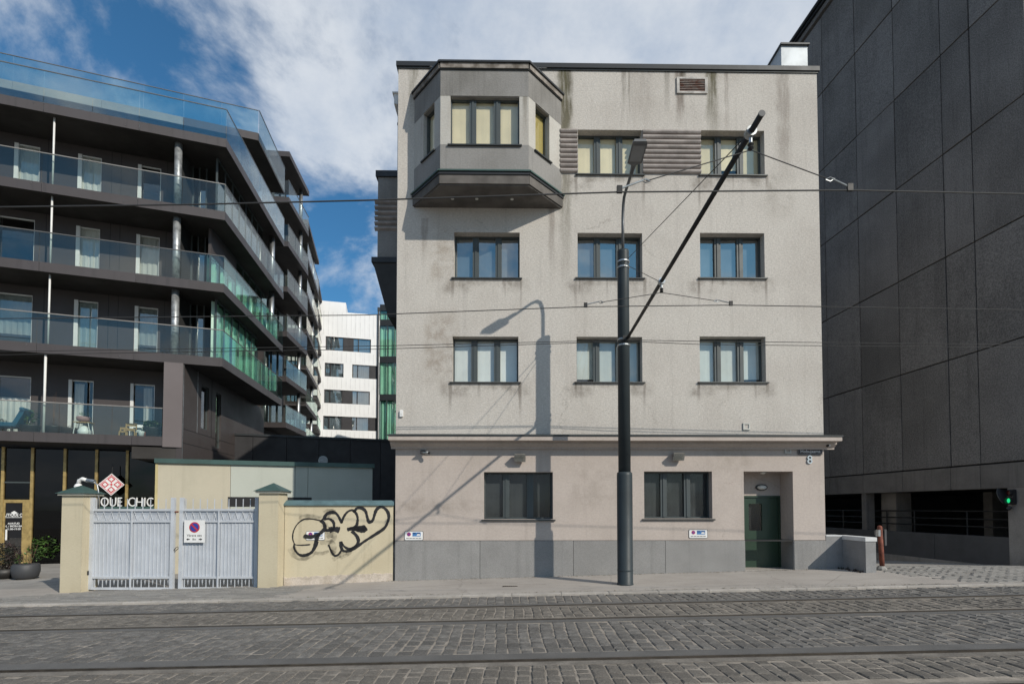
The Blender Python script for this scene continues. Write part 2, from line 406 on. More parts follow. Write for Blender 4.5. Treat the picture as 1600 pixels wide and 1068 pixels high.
def window(parent, loc, rotz, w, h, cmat, n=3, gmat=None, recess=.25, mull=.165, fr=.035, fmat=None, sill=True, amp=.012, name='window', splits=None, over=.05, cur=True, rail=.04, lift=None):
    fmat = fmat or MT['frame']; gmat = gmat or G_win
    m = MB(); a, b = recess, recess + .08
    m.box(0, fr, a, b, 0, h); m.box(w - fr, w, a, b, 0, h); m.box(fr, w - fr, a, b, h - rail, h); m.box(fr, w - fr, a, b, 0, rail)
    win = m.build(name, fmat, parent, loc, rotz)
    xs = splits or [fr + (w - 2*fr - (n-1)*mull) * (i + 1) / n + mull * i for i in range(n - 1)]
    edges = [fr] + [e for x in xs for e in (x, x + mull)] + [w - fr]
    for x in xs:
        mm = MB().box(x, x + mull * .36, a - .004, b - .02, rail, h - rail).box(x + mull * .36, x + mull * .64, a - .022, b - .02, rail, h - rail).box(x + mull * .64, x + mull, a - .004, b - .02, rail, h - rail)
        mm.build('mullion', fmat, win)
    for i in range(0, len(edges), 2):
        e0, e1 = edges[i], edges[i+1]
        tl = random.uniform(-.012, .012)
        MB().quad((e0, a + .05 + tl, rail), (e1, a + .05 - tl, rail), (e1, a + .05 - tl, h - rail), (e0, a + .05 + tl, h - rail)).build('pane', gmat, win)
    if cur:
        for i in range(0, len(edges), 2):
            e0, e1 = edges[i] - .02, edges[i+1] + .02; lf = random.choice(lift) if lift else 0.0
            c = curtain(e1 - e0, h - .02 - lf, amp); c.v = [(x + e0, y + b + .005 + amp * 1.6, z + .01 + lf) for x, y, z in c.v]; c.build('curtain', cmat, win)
    if sill:
        MB().extr([(-over, -.045), (-over, -.015), (recess + .01, .012), (recess + .01, -.02), (-over + .01, -.045)], -.06, w + .06).build('sill', MT['sill'], win)
    return win

def text_mesh(body, size, extr=.002, bold=0.0, align='CENTER'):
    cu = bpy.data.curves.new('txt', 'FONT'); cu.body = body; cu.size = size; cu.extrude = extr; cu.offset = bold; cu.align_x = align; cu.resolution_u = 3
    o = bpy.data.objects.new('txt', cu); COL.objects.link(o)
    dg = bpy.context.evaluated_depsgraph_get(); me = bpy.data.meshes.new_from_object(o.evaluated_get(dg))
    bpy.data.objects.remove(o); bpy.data.curves.remove(cu); return me
def text(body, size, mat, parent, loc, rotz=0, extr=.002, bold=0.0, name='lettering', align='CENTER', sx=1.0):
    me = text_mesh(body, size, extr, bold, align); me.materials.clear(); me.materials.append(mat)
    o = bpy.data.objects.new(name, me); COL.objects.link(o); o.parent = parent; o.location = loc
    o.rotation_euler = (R(90), 0, rotz); o.scale = (sx, 1, 1); return o
def rounded(w, h, r, k=4):
    pts = []
    for cx, cz, a0 in ((w - r, h - r, 0), (r, h - r, 90), (r, r, 180), (w - r, r, 270)):
        for i in range(k + 1):
            a = R(a0 + 90 * i / k); pts.append((cx + r * math.cos(a), cz + r * math.sin(a)))
    return pts
def plate(pts, y0, y1):                           # outline in (x, z) -> thin solid facing -y
    m = MB(); n = len(pts)
    m.v = [(p[0], y0, p[1]) for p in pts] + [(p[0], y1, p[1]) for p in pts]
    m.f = [tuple(range(n)), tuple(range(2*n - 1, n - 1, -1))] + [((i+1) % n, i, n + i, n + (i+1) % n) for i in range(n)]
    return m
def disc(cx, cz, r, y0, y1, k=24): return plate([(cx + r*math.cos(2*math.pi*i/k), cz + r*math.sin(2*math.pi*i/k)) for i in range(k)], y0, y1)

# ================================================================== GROUND, ROAD, TRACKS, PAVEMENT
def sheet(xs, ys, fz, name, mat, parent=None):
    m = MB(); nx = len(xs)
    for y in ys:
        for x in xs: m.v.append((x, y, fz(x, y)))
    for j in range(len(ys) - 1):
        for i in range(nx - 1):
            a = j*nx + i; m.f.append((a, a+1, a+1+nx, a+nx))
    return m.build(name, mat, parent)
rng = lambda a, b, n: [a + (b - a) * i / n for i in range(n + 1)]
struct(sheet([-900, -120, -40, 40, 120, 900], [-900, -60, 0, 12, 30, 120, 900], lambda x, y: -2.2, 'ground', MT['ground']))
road = struct(sheet(rng(-60, 60, 24), rng(-30, KERB_Y + .05, 8), lambda x, y: 0.021 * x - .010, 'road', MT['mortar']))
yard = struct(sheet(rng(-60, 60, 60), [WALL_Y - .5, WALL_Y, 14, 15, 16, 17, 18, 19, 22, 26, 34, 60, 110], lambda x, y: gz(x, y) - .012, 'yard', MT['ground']))
def pavement_mat():
    m = bpy.data.materials.new('worn_pavement'); m.use_nodes = True; t = NT(m.node_tree); t.n.clear()
    out = t.new('ShaderNodeOutputMaterial'); b = t.new('ShaderNodeBsdfPrincipled'); t.l.new(b.outputs[0], out.inputs[0])
    co = t.new('ShaderNodeTexCoord').outputs['Object']
    c = t.mix(t.ramp(t.noise(co, .55, 6, .6), .35, .7), (.345, .318, .290), (.285, .260, .236))
    c = t.mix(t.math('MULTIPLY', t.ramp(t.noise(t.map(co, scale=(.5, 2.2, 1), loc=(4, 2, 0)), 1.6, 5, .65), .52, .72), .5), c, (.23, .205, .185))
    spots = t.new('ShaderNodeTexVoronoi'); t.l.new(co, spots.inputs['Vector']); spots.inputs['Scale'].default_value = 2.6
    c = t.mix(t.math('MULTIPLY', t.ramp(spots.outputs['Distance'], .03, .06, 1, 0), .55), c, (.14, .13, .12))
    cr = t.new('ShaderNodeTexVoronoi', feature='DISTANCE_TO_EDGE'); cr.inputs['Scale'].default_value = .32
    wv = t.new('ShaderNodeVectorMath', operation='ADD'); t.l.new(co, wv.inputs[0]); nz_ = t.math('MULTIPLY', t.noise(co, 3.0, 4), .5); t.l.new(t.comb(nz_, nz_, 0.0), wv.inputs[1]); t.l.new(wv.outputs[0], cr.inputs['Vector'])
    c = t.mix(t.math('MULTIPLY', t.ramp(cr.outputs['Distance'], .0, .006, 1, 0), .45), c, (.12, .11, .10))
    g = t.noise(co, 55, 3, .7); vm = t.new('ShaderNodeVectorMath', operation='SCALE'); t.l.new(c, vm.inputs[0]); t.l.new(t.ramp(g, .3, .7, .87, 1.13, False), vm.inputs['Scale'])
    t.l.new(vm.outputs[0], b.inputs['Base Color']); b.inputs['Roughness'].default_value = .93
    bp = t.new('ShaderNodeBump'); bp.inputs['Strength'].default_value = .3; bp.inputs['Distance'].default_value = .01; t.l.new(g, bp.inputs['Height']); t.l.new(bp.outputs[0], b.inputs['Normal'])
    return m
MT['sidewalk'] = pavement_mat()
pavement = struct(sheet(rng(-60, 60, 120), rng(KERB_Y + .16, WALL_Y + .3, 10), gz, 'pavement', MT['sidewalk']))

def stone_mesh(c=.16, h=.05, seed=0):            # unit footprint, softly chamfered, uneven top
    r = random.Random(seed); m = MB(); j = lambda a: r.uniform(-a, a)
    for z, s in ((-h, 1.0), (-.008, 1.0), (0.0, 1 - c)):
        for sx, sy in ((-1,-1),(1,-1),(1,1),(-1,1)):
            m.v.append((sx*.5*s + j(.035), sy*.5*s + j(.035), z + (j(.004) if z == 0 else 0)))
    m.v.append((j(.1), j(.1), .004))
    for k in range(2):
        for i in range(4):
            a, b = 4*k + i, 4*k + (i+1) % 4; m.f.append((a, b, b+4, a+4))
    for i in range(4): m.f.append((8 + i, 8 + (i+1) % 4, 12))
    return m
def lay(pieces, parent, name, rest_name, mats, nobj, c):
    """pieces: (x, y, z, w, l, material key). The nobj that show largest stay single objects, the rest is one mesh"""
    pieces.sort(key=lambda p: -(p[3] * p[4]) / (p[1] ** 3) * (1 if abs(p[0]) < p[1] * 1.02 and p[1] > 5.05 else .0001))
    protos = {k: [stone_mesh(c, seed=s).mesh(name, MT[k]) for s in range(7)] for k in mats}
    for i, p in enumerate(pieces[:nobj]):
        o = inst(name, protos[p[5]][i % 7], parent, p[:3], random.uniform(-.03, .03), (p[3], p[4], 1))
    rest = {k: MB() for k in mats}
    for i, p in enumerate(pieces[nobj:]):
        b = rest[p[5]]; sm = STM[c][i % 7]; n = len(b.v); a = random.uniform(-.03, .03); ca, sa = math.cos(a), math.sin(a)
        for x, y, z in sm.v:
            X, Y = x * p[3], y * p[4]; b.v.append((p[0] + X*ca - Y*sa, p[1] + X*sa + Y*ca, p[2] + z))
        b.f += [tuple(n + q for q in f) for f in sm.f]
    for k in mats:
        if rest[k].v: rest[k].build(rest_name, MT[k], parent, kind='stuff')
STM = {c: [stone_mesh(c, seed=s) for s in range(7)] for c in (.16, .05)}

RAILS = [9.45, 8.30, 6.10, 4.98]                  # two narrow-gauge tracks
zones = [(RAILS[0] + .20, KERB_Y - .02, 'cobble'), (RAILS[1] + .13, RAILS[0] - .12, 'cobble_b'), (RAILS[2] + .30, RAILS[1] - .22, 'cobble'),
         (RAILS[3] + .22, RAILS[2] - .19, 'cobble_b'), (1.5, RAILS[3] - .2, 'cobble')]
st = []
for y0, y1, key in zones:
    lim = min(16, y1 * 1.25 + 2.5); x = -lim
    while x < lim:
        w = random.uniform(.150, .195); y = y0 + random.uniform(0, .05); yend = y1
        while y < yend - .05:
            l = min(random.uniform(.13, .27), yend - y)
            if l > .06:
                wob = .018 * math.sin(y * 2.3 + x * 1.7)
                st.append((x + w/2 + wob, y + l/2, 0.021 * x + random.uniform(-.006, .006), w - random.uniform(.009, .024), l - random.uniform(.007, .018), key))
            y += l
        x += w
lay(st, road, 'cobblestone', 'cobblestones', ('cobble', 'cobble_b'), 300, .16)

def strip(y0, y1, z, name, mat, parent, L=60, slope=.021, wob=0.0):
    m = MB(); xs = rng(-L, L, 60)
    for x in xs:
        for y in (y0, y1): m.v.append((x, y + (wob * math.sin(x * 3.1 + y) if wob else 0), slope * x + z))
        for y in (y0, y1): m.v.append((x, y, slope * x + z - .05))
    for i in range(60):
        a = 4*i; m.f += [(a, a+4, a+5, a+1), (a+2, a+6, a+4, a), (a+1, a+5, a+7, a+3)]
    return m.build(name, mat, parent)
rail_lab = ['grooved steel tram rail nearest the pavement kerb', 'grooved steel tram rail second from the pavement kerb',
            'grooved tram rail beside the wide blue grey cobble strip, near side', 'grooved tram rail lowest in the picture, cut by the lower edge']
for i, y in enumerate(RAILS):
    t = thing('tram_rail', rail_lab[i], 'tram rail', (0, y, 0), group='rails of the two tram tracks')
    s = 1 if i % 2 == 0 else -1                   # groove lies on the inner side of the gauge
    strip(min(s*.015, s*.05), max(s*.015, s*.05), .004, 'rail_head', MT['railsteel'], t)
    strip(min(-s*.025, s*.015), max(-s*.025, s*.015), -.014, 'groove', MT['railgroove'], t)
    strip(min(-s*.025, -s*.045), max(-s*.025, -s*.045), .002, 'guard_lip', MT['railsteel'], t)
    strip(min(s*.05, s*(.30 if i == 2 else .20)), max(s*.05, s*(.30 if i == 2 else .20)), .001, 'asphalt_filler', MT['asphalt'], t)
    strip(min(-s*.045, -s*(.19 if i == 2 else .12)), max(-s*.045, -s*(.19 if i == 2 else .12)), -.002, 'concrete_filler', MT['railconc'], t)

x = -26.0                                         # granite kerb stones
while x < 26:
    l = random.uniform(.95, 1.05)
    MB().box(x + .004, x + l - .004, 0, .155, -.14, .0, .008).build('kerb_stone', MT['kerb'], pavement, (0, KERB_Y, .037 + random.uniform(-.003, .003)))
    COL.objects[-1].rotation_euler = (0, -.021, 0)
    x += l

def pavers(xa, xb, ya, yb, inside, n):
    P = []; y = ya; row = 0
    while y < yb:
        x = xa + (row % 2) * .1
        while x < xb:
            k = random.choice((1, 2, 2, 3))
            if inside(x, y): P.append((x + .1 * k, y + .05, gz(x, y) + .012 + random.uniform(-.002, .002), 0.2 * k - .005, .097, 'paver'))
            x += .2 * k
        y += .1; row += 1
    lay(P, pavement, 'paver', 'pavers', ('paver',), n, .05)
pavers(-17, -4.9, KERB_Y + .18, 12.42, lambda x, y: x < -5.6 + (12.4 - y) * -1.0 + 1.9 and x > -13.6 + (y - 10.6) * 1.9, 300)
pavers(7.5, 16, KERB_Y + .18, 13.3, lambda x, y: x > 8.75 + (12.5 - y) * .42, 300)
drain = thing('drain_grate', 'small rusty iron drain cover set in the pavement left of the lamp post', 'drain cover', at(797, 914.5, 11.62))
dz = gz(drain.location.x, 11.62); drain.location.z = dz
MB().box(-.17, .17, -.05, .05, -.02, .006).build('plate', MT['railsteel'], drain)
for k in range(7): MB().box(-.15 + k*.045, -.13 + k*.045, -.035, .035, .006, .012).build('bar', MT['railgroove'], drain)

# ================================================================== MAIN BUILDING
FM = Frame(0, WALL_Y, R(.8))
h_ = FM.hit
uL = h_(620.5, 400)[0]; uR = h_(1281.5, 400)[0]
zTop = (h_(630, 104)[1] + h_(1278, 112)[1]) / 2
zCorn = h_(950, 681)[1]; zCornB = h_(950, 691)[1]; zPl = h_(950, 843.5)[1]
bld = thing('office_building', 'four storey grey rendered corner building with an angular bay window', 'building', (0, WALL_Y, 0), R(.8))
def rect(x0, x1, y0, y1):                          # photo rectangle on the facade -> u0,u1,z0,z1
    ym = (y0 + y1) / 2
    return (h_(x0, ym)[0], h_(x1, ym)[0], h_((x0 + x1)/2, y1)[1], h_((x0 + x1)/2, y0)[1])
WINS = [ # x0,x1,y0,y1, blind, glass
  (903, 1003, 203, 272, 'cream', 'r4a'), (1095, 1194.5, 204, 273, 'cream', 'r4b'),
  (709.5, 812, 363, 433.5, 'blueblind', 'refl'), (902.5, 1003.6, 364, 433.5, 'blueblind', 'refl'), (1094, 1194.6, 364, 433.5, 'blueblind', 'refl'),
  (707, 810, 525.5, 596, 'whiteblind', 'n'), (901, 1003.6, 526, 596, 'paleblind', 'n'), (1093.5, 1196.5, 525.5, 596, 'paleblind', 'n'),
  (756, 864, 737, 810.5, 'darknet', 'n'), (1006.5, 1112.8, 736, 809.5, 'darknet', 'n')]
holes = [rect(*w[:4]) for w in WINS]
DOORR = rect(1163, 1240, 736, 900); DOORR = (DOORR[0], DOORR[1], -.6, DOORR[3])
GR = rect(1057, 1105, 122, 147)
sG, sB = (.085, .078, .045), (.105, .08, .062)
su = lambda px, py: h_(px, py)[0]
sz = lambda py: h_(900, py)[1]
streaks = [(su(882, 130), .22, sz(360), sz(120), sG, .95), (su(1113, 150), .20, sz(250), sz(110), sG, .95), (su(1063, 170), .14, sz(215), sz(130), sB, .85),
           (su(1135, 140), .06, sz(240), sz(100), sB, .5), (su(645, 120), .14, sz(230), sz(105), sG, .55), (su(670, 120), .05, sz(200), sz(105), sB, .5),
           (su(862, 330), .10, sz(470), sz(310), sB, .5), (su(884, 350), .16, sz(480), sz(300), sG, .45), (su(663, 360), .10, sz(430), sz(345), sB, .5), (su(1000, 140), .4, sz(260), sz(100), sB, .25), (su(1225, 220), .22, sz(300), sz(205), sB, .4)]
pat = []
for w, hh in zip(WINS[:8], holes[:8]):
    pat += [(hh[0] + .05, .45, hh[2] - .22, .28, (.16, .14, .12), .6), (hh[1] - .05, .40, hh[2] - .20, .26, (.16, .14, .12), .5), ((hh[0]+hh[1])/2, 1.0, hh[2] - .12, .14, (.14, .12, .10), .5)]
pat += [(su(690, 560), .55, sz(545), 1.3, (.20, .155, .115), .6), (su(695, 400), .5, sz(400), 1.1, (.22, .175, .13), .5), (su(1220, 360), .5, sz(300), .9, (.2, .18, .15), .3)]
rs = random.Random(21)
for hh in holes[:8]:
    for ue in (hh[0] - .04, hh[1] + .04): streaks.append((ue + rs.uniform(-.02, .02), rs.uniform(.035, .06), hh[2] - rs.uniform(.5, 1.3), hh[2] - .04, (.115, .098, .082), rs.uniform(.45, .8)))
    for _ in range(2): streaks.append((rs.uniform(hh[0], hh[1]), rs.uniform(.02, .05), hh[2] - rs.uniform(.25, .7), hh[2] - .04, (.13, .11, .095), rs.uniform(.3, .55)))
for _ in range(9): streaks.append((rs.uniform(uL + .2, uR - .2), rs.uniform(.03, .10), zTop - rs.uniform(.6, 2.0), zTop - .06, (.10, .09, .07), rs.uniform(.4, .75)))
MT['upper'] = stucco('grey_render', (.470, .445, .410), (.415, .388, .355), streaks, grain=.25, streak_amt=.30, cracks=.32, patches=pat)
lpat = [(su(700, 800), 1.6, sz(790), .25, (.24, .205, .175), .45), (su(930, 780), .8, sz(760), .9, (.25, .22, .19), .4), (su(1140, 740), .7, sz(720), .5, (.27, .235, .2), .5), (su(640, 760), .5, sz(790), .4, (.26, .22, .19), .4)]
MT['lower'] = stucco('beige_pink_render', (.430, .378, .342), (.375, .328, .294), (), grain=.12, streak_amt=.22, gscale=26, bump=.3, cracks=.3, patches=lpat)
wall_holes(uL, uR, zCornB, zTop, [h for h in holes[:8]], .34).build('upper_wall', MT['upper'], bld)
lo_holes = [holes[8], holes[9], (DOORR[0], DOORR[1], -.7, DOORR[3])]
wall_holes(uL, uR, zPl, zCornB, lo_holes, .34).build('lower_wall', MT['lower'], bld)
DEPTH = 11.0
body = MB().quad((uL, .34, -.6), (uL, .34, zTop), (uL, DEPTH, zTop), (uL, DEPTH, -.6)).quad((uR, .34, -.6), (uR, DEPTH, -.6), (uR, DEPTH, zTop), (uR, .34, zTop))
body.quad((uL, DEPTH, -.6), (uL, DEPTH, zTop), (uR, DEPTH, zTop), (uR, DEPTH, -.6)).quad((uL, .0, zTop - .35), (uR, .0, zTop - .35), (uR, DEPTH, zTop - .35), (uL, DEPTH, zTop - .35))
body.build('side_wall', MT['upper'], bld)
# granite plinth slabs
zb = -.7
joints = [uL, h_(750, 870)[0], h_(896, 870)[0], h_(1039.7, 870)[0], DOORR[0]]
for a, b in zip(joints, joints[1:]):
    MB().box(a + .005, b - .005, -.012, .33, zb, zPl - .012, .004).build('plinth_slab', MT['granite'], bld)
MB().box(DOORR[1] + .003, uR + .004, -.012, .33, zb, zPl - .012, .004).build('plinth_slab', MT['granite'], bld)
MB().box(uL + .002, uR - .002, .02, .30, zPl - .03, zPl).build('plinth_joint', MT['black'], bld)
# cornice: sheet on a concrete nose with a stepped underside
cu0, cu1 = h_(606.5, 683, -.38)[0], h_(1316, 683, -.38)[0]
zc0 = zCorn
MB().extr([(-.40, zc0 - .055), (-.40, zc0 - .02), (.0, zc0 + .05), (.0, zc0 + .02)], cu0 - .02, cu1 + .02).build('cornice_flashing', MT['sill'], bld)
MB().extr([(-.38, zc0 - .16), (-.38, zc0 - .06), (.002, zc0 + .015), (.002, zc0 - .34), (-.06, zc0 - .34), (-.06, zc0 - .30), (-.17, zc0 - .22), (-.17, zc0 - .17)], cu0, cu1).build('cornice', MT['lower'], bld)
# roof edge
MB().box(uL - .05, uR + .05, -.06, .42, zTop - .02, zTop + .10).build('roof_edge', MT['cap'], bld)
MB().box(uL - .02, uR + .02, -.03, .4, zTop - .06, zTop - .02).build('roof_edge_drip', MT['sill'], bld)
# windows
for k, (w, hh) in enumerate(zip(WINS, holes)):
    kind = w[5]
    cm = MT[w[4]]; g = G_refl if kind == 'refl' else G_win
    big = kind in ('r4a', 'r4b')
    wn = window(bld, (hh[0], 0, hh[2]), 0, hh[1] - hh[0], hh[3] - hh[2], cm, 3, g if k < 8 else G_dark, recess=.22, amp=.002, lift=(0, 0, 0, .12, .30) if k in (1, 6, 7) else None)
    if k >= 8:
        for zz in (.16, .5):
            pass
    if k == 5:                                    # paper blinds with pressed bumps
        for _ in range(14):
            MB().lathe([(.05, 0), (.04, .012), (.015, .02)], 8).build('blind_bump', MT['whiteblind'], wn, (random.uniform(.12, hh[1]-hh[0]-.15), .395, random.uniform(.12, .75)))
# horizontal concrete fins between the top windows
z0f, z1f = holes[0][2], holes[0][3]
for a, b in ((h_(874, 240)[0], holes[0][0]), (holes[0][1], holes[1][0])):
    n = 9; ph = (z1f - z0f) / n
    for i in range(n):
        z = z0f + i * ph
        MB().extr([(.0, z + ph * .02), (-.015, z + ph * .10), (-.055, z + ph * .22), (-.075, z + ph * .45), (-.07, z + ph * .70), (-.045, z + ph * .90), (.0, z + ph * .99)], a + .015, b - .015).build('fin', MT['fin'], bld)
# roof vent grille
g = MB(); a, b, c, d = GR
g.box(a, a + .07, -.035, .02, c, d).box(b - .07, b, -.035, .02, c, d).box(a + .07, b - .07, -.035, .02, d - .05, d).box(a + .07, b - .07, -.035, .02, c, c + .05)
gv = g.build('vent_grille', M('grille_frame', (.47, .45, .42), .7, var=.2, scale=6), bld)
MB().box(a + .05, b - .05, -.004, .0, c + .03, d - .03).build('backing', MT['black'], gv)
mr = M('rusty_slat', (.22, .19, .17), .8, var=.3, scale=6, col2=(.13, .05, .03))
for i in range(7):
    z = c + .06 + i * (d - c - .11) / 7
    MB().extr([(-.03, z), (-.025, z + .02), (-.006, z + .035), (-.008, z + .01)], a + .07, b - .07).build('slat', mr, gv)
# ---- bay window
vB = -.93
fl, fr_ = h_(688, 190, vB)[0], h_(826, 190, vB)[0]
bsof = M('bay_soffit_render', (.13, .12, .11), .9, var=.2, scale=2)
wl, wr = h_(647.5, 200)[0], h_(877, 200)[0]
Zb = lambda py: h_(757, py, vB)[1]
zc_, z1, z2, z3, z4, z5 = Zb(98), Zb(110), Zb(150), Zb(226), Zb(268), Zb(290)
bay = MB().prism([(wl + .02, .02), (fl + .015, vB + .02), (fr_ - .015, vB + .02), (wr - .02, .02)], z2 - .02, z2 - .015).build('bay_window', MT['baygrey'], bld)
faces = [((wl, 0), (fl, vB)), ((fl, vB), (fr_, vB)), ((fr_, vB), (wr, 0))]
bayband = stucco('bay_pale_render', (.42, .41, .38), (.36, .34, .31), [], grain=.14, streak_amt=.4)
baystain = stucco('bay_front_render', (.42, .41, .38), (.36, .34, .31), [(fr_ - fl - .09, .07, -.1, z1 - z3 + .3, (.09, .07, .045), .9)], grain=.14, streak_amt=.4)
for i, ((xa, ya), (xb, yb)) in enumerate(faces):
    L = math.hypot(xb - xa, yb - ya); an = math.atan2(yb - ya, xb - xa); loc = (xa, ya, 0)
    MB().box(0, L, 0, .14, z2, z1).build('upper_panel', MT['baygrey'], bay, loc, an)
    MB().box(0, L, 0, .14, z4, z3).build('lower_panel', MT['baygrey'], bay, loc, an)
    if i == 1: ho = (h_(703.6, 190, vB)[0] - fl, h_(811.5, 190, vB)[0] - fl)
    elif i == 0: ho = (L * .36, L * .78)
    else: ho = (L * .20, L * .62)
    # band with the window opening, built relative to z3 so that its stains sit right
    wall_holes(0, L, 0, z2 - z3, [(ho[0], ho[1], 0, z2 - z3 - .001)], .16, .004).build('window_band', baystain if i == 1 else bayband, bay, (xa, ya, z3), an)
    n = 3 if i == 1 else 1
    wn = window(bay, (xa + math.cos(an)*ho[0], ya + math.sin(an)*ho[0], z3), an, ho[1] - ho[0], z2 - z3, MT['cream'] if i < 2 else MT['yellow'], n, G_win, recess=.11, fr=.03, amp=.002)
    MB().box(.0, L, -.05, .1, z1 + .02, zc_ - .05).build('cap_render', M('stained_cap_%d' % i, (.27, .245, .22), .9, var=.3, scale=5, col2=(.10, .085, .07)), bay, loc, an)
    MB().box(-.035, L + .035, -.085, .12, zc_ - .05, zc_ - .005).build('cap_sheet', MT['cap'], bay, loc, an)
    MB().box(-.01, L + .01, -.03, .1, z1, z1 + .02).build('cap_drip', MT['sill'], bay, loc, an)
    MB().box(-.03, L + .03, -.09, .12, z4 - .035, z4).build('lip_sheet', MT['greenmetal'], bay, loc, an)
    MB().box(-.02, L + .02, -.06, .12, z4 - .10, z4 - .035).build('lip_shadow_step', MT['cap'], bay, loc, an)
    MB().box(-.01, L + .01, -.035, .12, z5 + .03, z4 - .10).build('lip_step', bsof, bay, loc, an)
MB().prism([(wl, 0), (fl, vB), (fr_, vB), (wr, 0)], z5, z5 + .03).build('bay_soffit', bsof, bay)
MB().prism([(wl, .0), (fl, vB + .08), (fr_, vB + .08), (wr, .0)], zc_ - .02, zc_ + .02).build('bay_roof', MT['cap'], bay)
for px in (707, 745, 800):
    MB().lathe([(.04, -.012), (.04, 0)], 10).build('spot_lamp', MT['lampglass'], bay, (h_(px, 313, -.4)[0], -.4, z5))
# ---- entrance
dv = .62; du0, du1, dz1 = DOORR[0], DOORR[1], DOORR[3]
zf = gz(6.2, 13.3)
rec = MB().box(du0 - .1, du0, .34, dv + .1, zf - .3, dz1 + .1).box(du1, du1 + .1, .34, dv + .1, zf - .3, dz1 + .1).box(du0 - .1, du1 + .1, .34, dv + .1, dz1, dz1 + .1)
rec.build('entrance_recess', MT['lower'], bld)
MB().box(du1 - .012, du1 + .005, .0, dv, zb, zPl - .012).build('plinth_return', MT['granite'], bld)
MB().box(du0 - .005, du0 + .012, .0, dv, zb, zPl - .012).build('plinth_return', MT['granite'], bld)
zdt = h_(1190, 774, dv)[1]; dr1 = h_(1219, 830, dv)[0]
MB().box(du0 - .05, du1 + .05, dv, dv + .12, zdt, dz1 + .05).build('door_lintel', MT['lower'], bld)
MB().box(du0, du1, -.01, dv + .05, zf - .2, zf + .015).build('threshold', MT['sidewalk'], bld)
door = MB().box(du0 + .02, du0 + .075, dv - .02, dv + .08, zf, zdt).box(du1 - .06, du1 - .012, dv - .02, dv + .08, zf, zdt).box(du0 + .075, du1 - .06, dv - .02, dv + .08, zdt - .05, zdt).build('entrance_door', MT['door'], bld)
dw = (du0 + .08, du1 - .065)
gx0, gx1 = du0 + .42, du0 + .78; gz0, gz1 = zf + 1.0, zf + 1.72
wall_holes(dw[0], dw[1], zf + .015, zdt - .055, [(gx0, gx1, gz0, gz1)], .05, dv + .01).build('door_leaf', MT['door'], door)
MB().quad((gx0, dv + .03, gz0), (gx1, dv + .03, gz0), (gx1, dv + .03, gz1), (gx0, dv + .03, gz1)).build('door_pane', G_dark, door)
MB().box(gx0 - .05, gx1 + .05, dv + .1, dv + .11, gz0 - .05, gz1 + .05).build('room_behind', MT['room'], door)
hd = MB().tube([(du0 + .18, dv - .0, zf + .84), (du0 + .18, dv - .07, zf + .84), (du0 + .18, dv - .07, zf + 1.10), (du0 + .18, dv, zf + 1.10)], .013, 8)
hd.build('door_handle', MT['chrome'], door)
MB().box(du0 + .14, du0 + .20, dv - .004, dv + .02, zf + 1.18, zf + 1.28).build('lock_plate', MT['chrome'], door)
MB().box(du0 + .15, du0 + .95, dv - .006, dv + .02, zf + .0, zf + .014).build('kick_plate', MT['chrome'], door)
# side gutter, drain pipe
gt = MB().box(uL - .22, uL - .01, .5, 1.2, sz(142), sz(126)).box(uL - .26, uL - .0, .46, 1.24, sz(126), sz(124))
gt.build('gutter_end', MT['white'], bld)
MB().tube([(uL - .05, .42, -.2), (uL - .05, .42, sz(140))], .05, 10).build('downpipe', M('downpipe_zinc', (.20, .205, .21), .5, metal=.4), bld, smooth=True)
for py in (180, 420, 640, 780): MB().tube([(uL - .05, .42, sz(py)), (uL - .05, .42, sz(py) + .05)], .062, 10).build('pipe_clip', MT['sill'], bld)
# rear bay on the left flank
va, vb2 = 1.9, 4.6
x587 = h_(588, 350, va)[0]
sb = MB().box(x587 + .04, uL + .05, va, vb2, h_(600, 405, va)[1], h_(600, 312, va)[1])
sb = sb.box(x587 + .04, uL + .05, va, vb2, h_(600, 312, va)[1], h_(600, 277, va)[1]).build('flank_bay', MT['baygrey'], bld)
MB().box(x587 - .02, uL, va - .06, vb2, h_(600, 277, va)[1], h_(600, 268, va)[1]).build('flank_bay_cap', MT['cap'], sb)
for i in range(6):
    zq = h_(600, 361 - i * 8.2, va)[1]
    MB().extr([(va + .01, zq), (va - .07, zq + .05), (va - .08, zq + .09), (va + .01, zq + .12)], x587 - .04, uL - .02).build('fin', MT['fin'], sb)
zz0, zz1 = h_(600, 411, va)[1], h_(600, 403, va)[1]
MB().box(x587 - .12, uL, va - .07, vb2, zz0, zz1).build('flank_bay_lip', MT['cap'], sb)
zzb = h_(608, 488, va)[1]; xin = h_(602, 488, va)[0]
cn = MB(); cn.v = [(x587 - .08, va - .02, zz0), (uL, va - .02, zz0), (uL, vb2, zz0), (x587 - .08, vb2, zz0), (xin, va + .35, zzb), (uL, va + .35, zzb), (uL, vb2, zzb), (xin, vb2, zzb)]
cn.f = [(0, 1, 5, 4), (1, 2, 6, 5), (2, 3, 7, 6), (3, 0, 4, 7), (7, 6, 5, 4)]
cn.build('flank_bay_corbel', MT['cap'], sb)
# chimney box on the roof
ch = MB(); p0 = h_(1221, 100, 1.6); p1 = h_(1261.5, 72, 1.6)
ch.box(p0[0], p1[0], 1.6, 3.2, zTop - .4, p1[1]).build('roof_shaft', M('zinc_sheet', (.42, .46, .49), .45, metal=.2, var=.12, scale=1.5), bld)
MB().box(p0[0] - .04, p1[0] + .04, 1.54, 3.26, p1[1], p1[1] + .05).build('shaft_cap', MT['cap'], bld)
for px in (681, 845): MB().box(h_(px - 9, 106)[0], h_(px + 9, 106)[0], -.05, .01, sz(109), sz(107)).build('overflow_slot', MT['white'], bld)

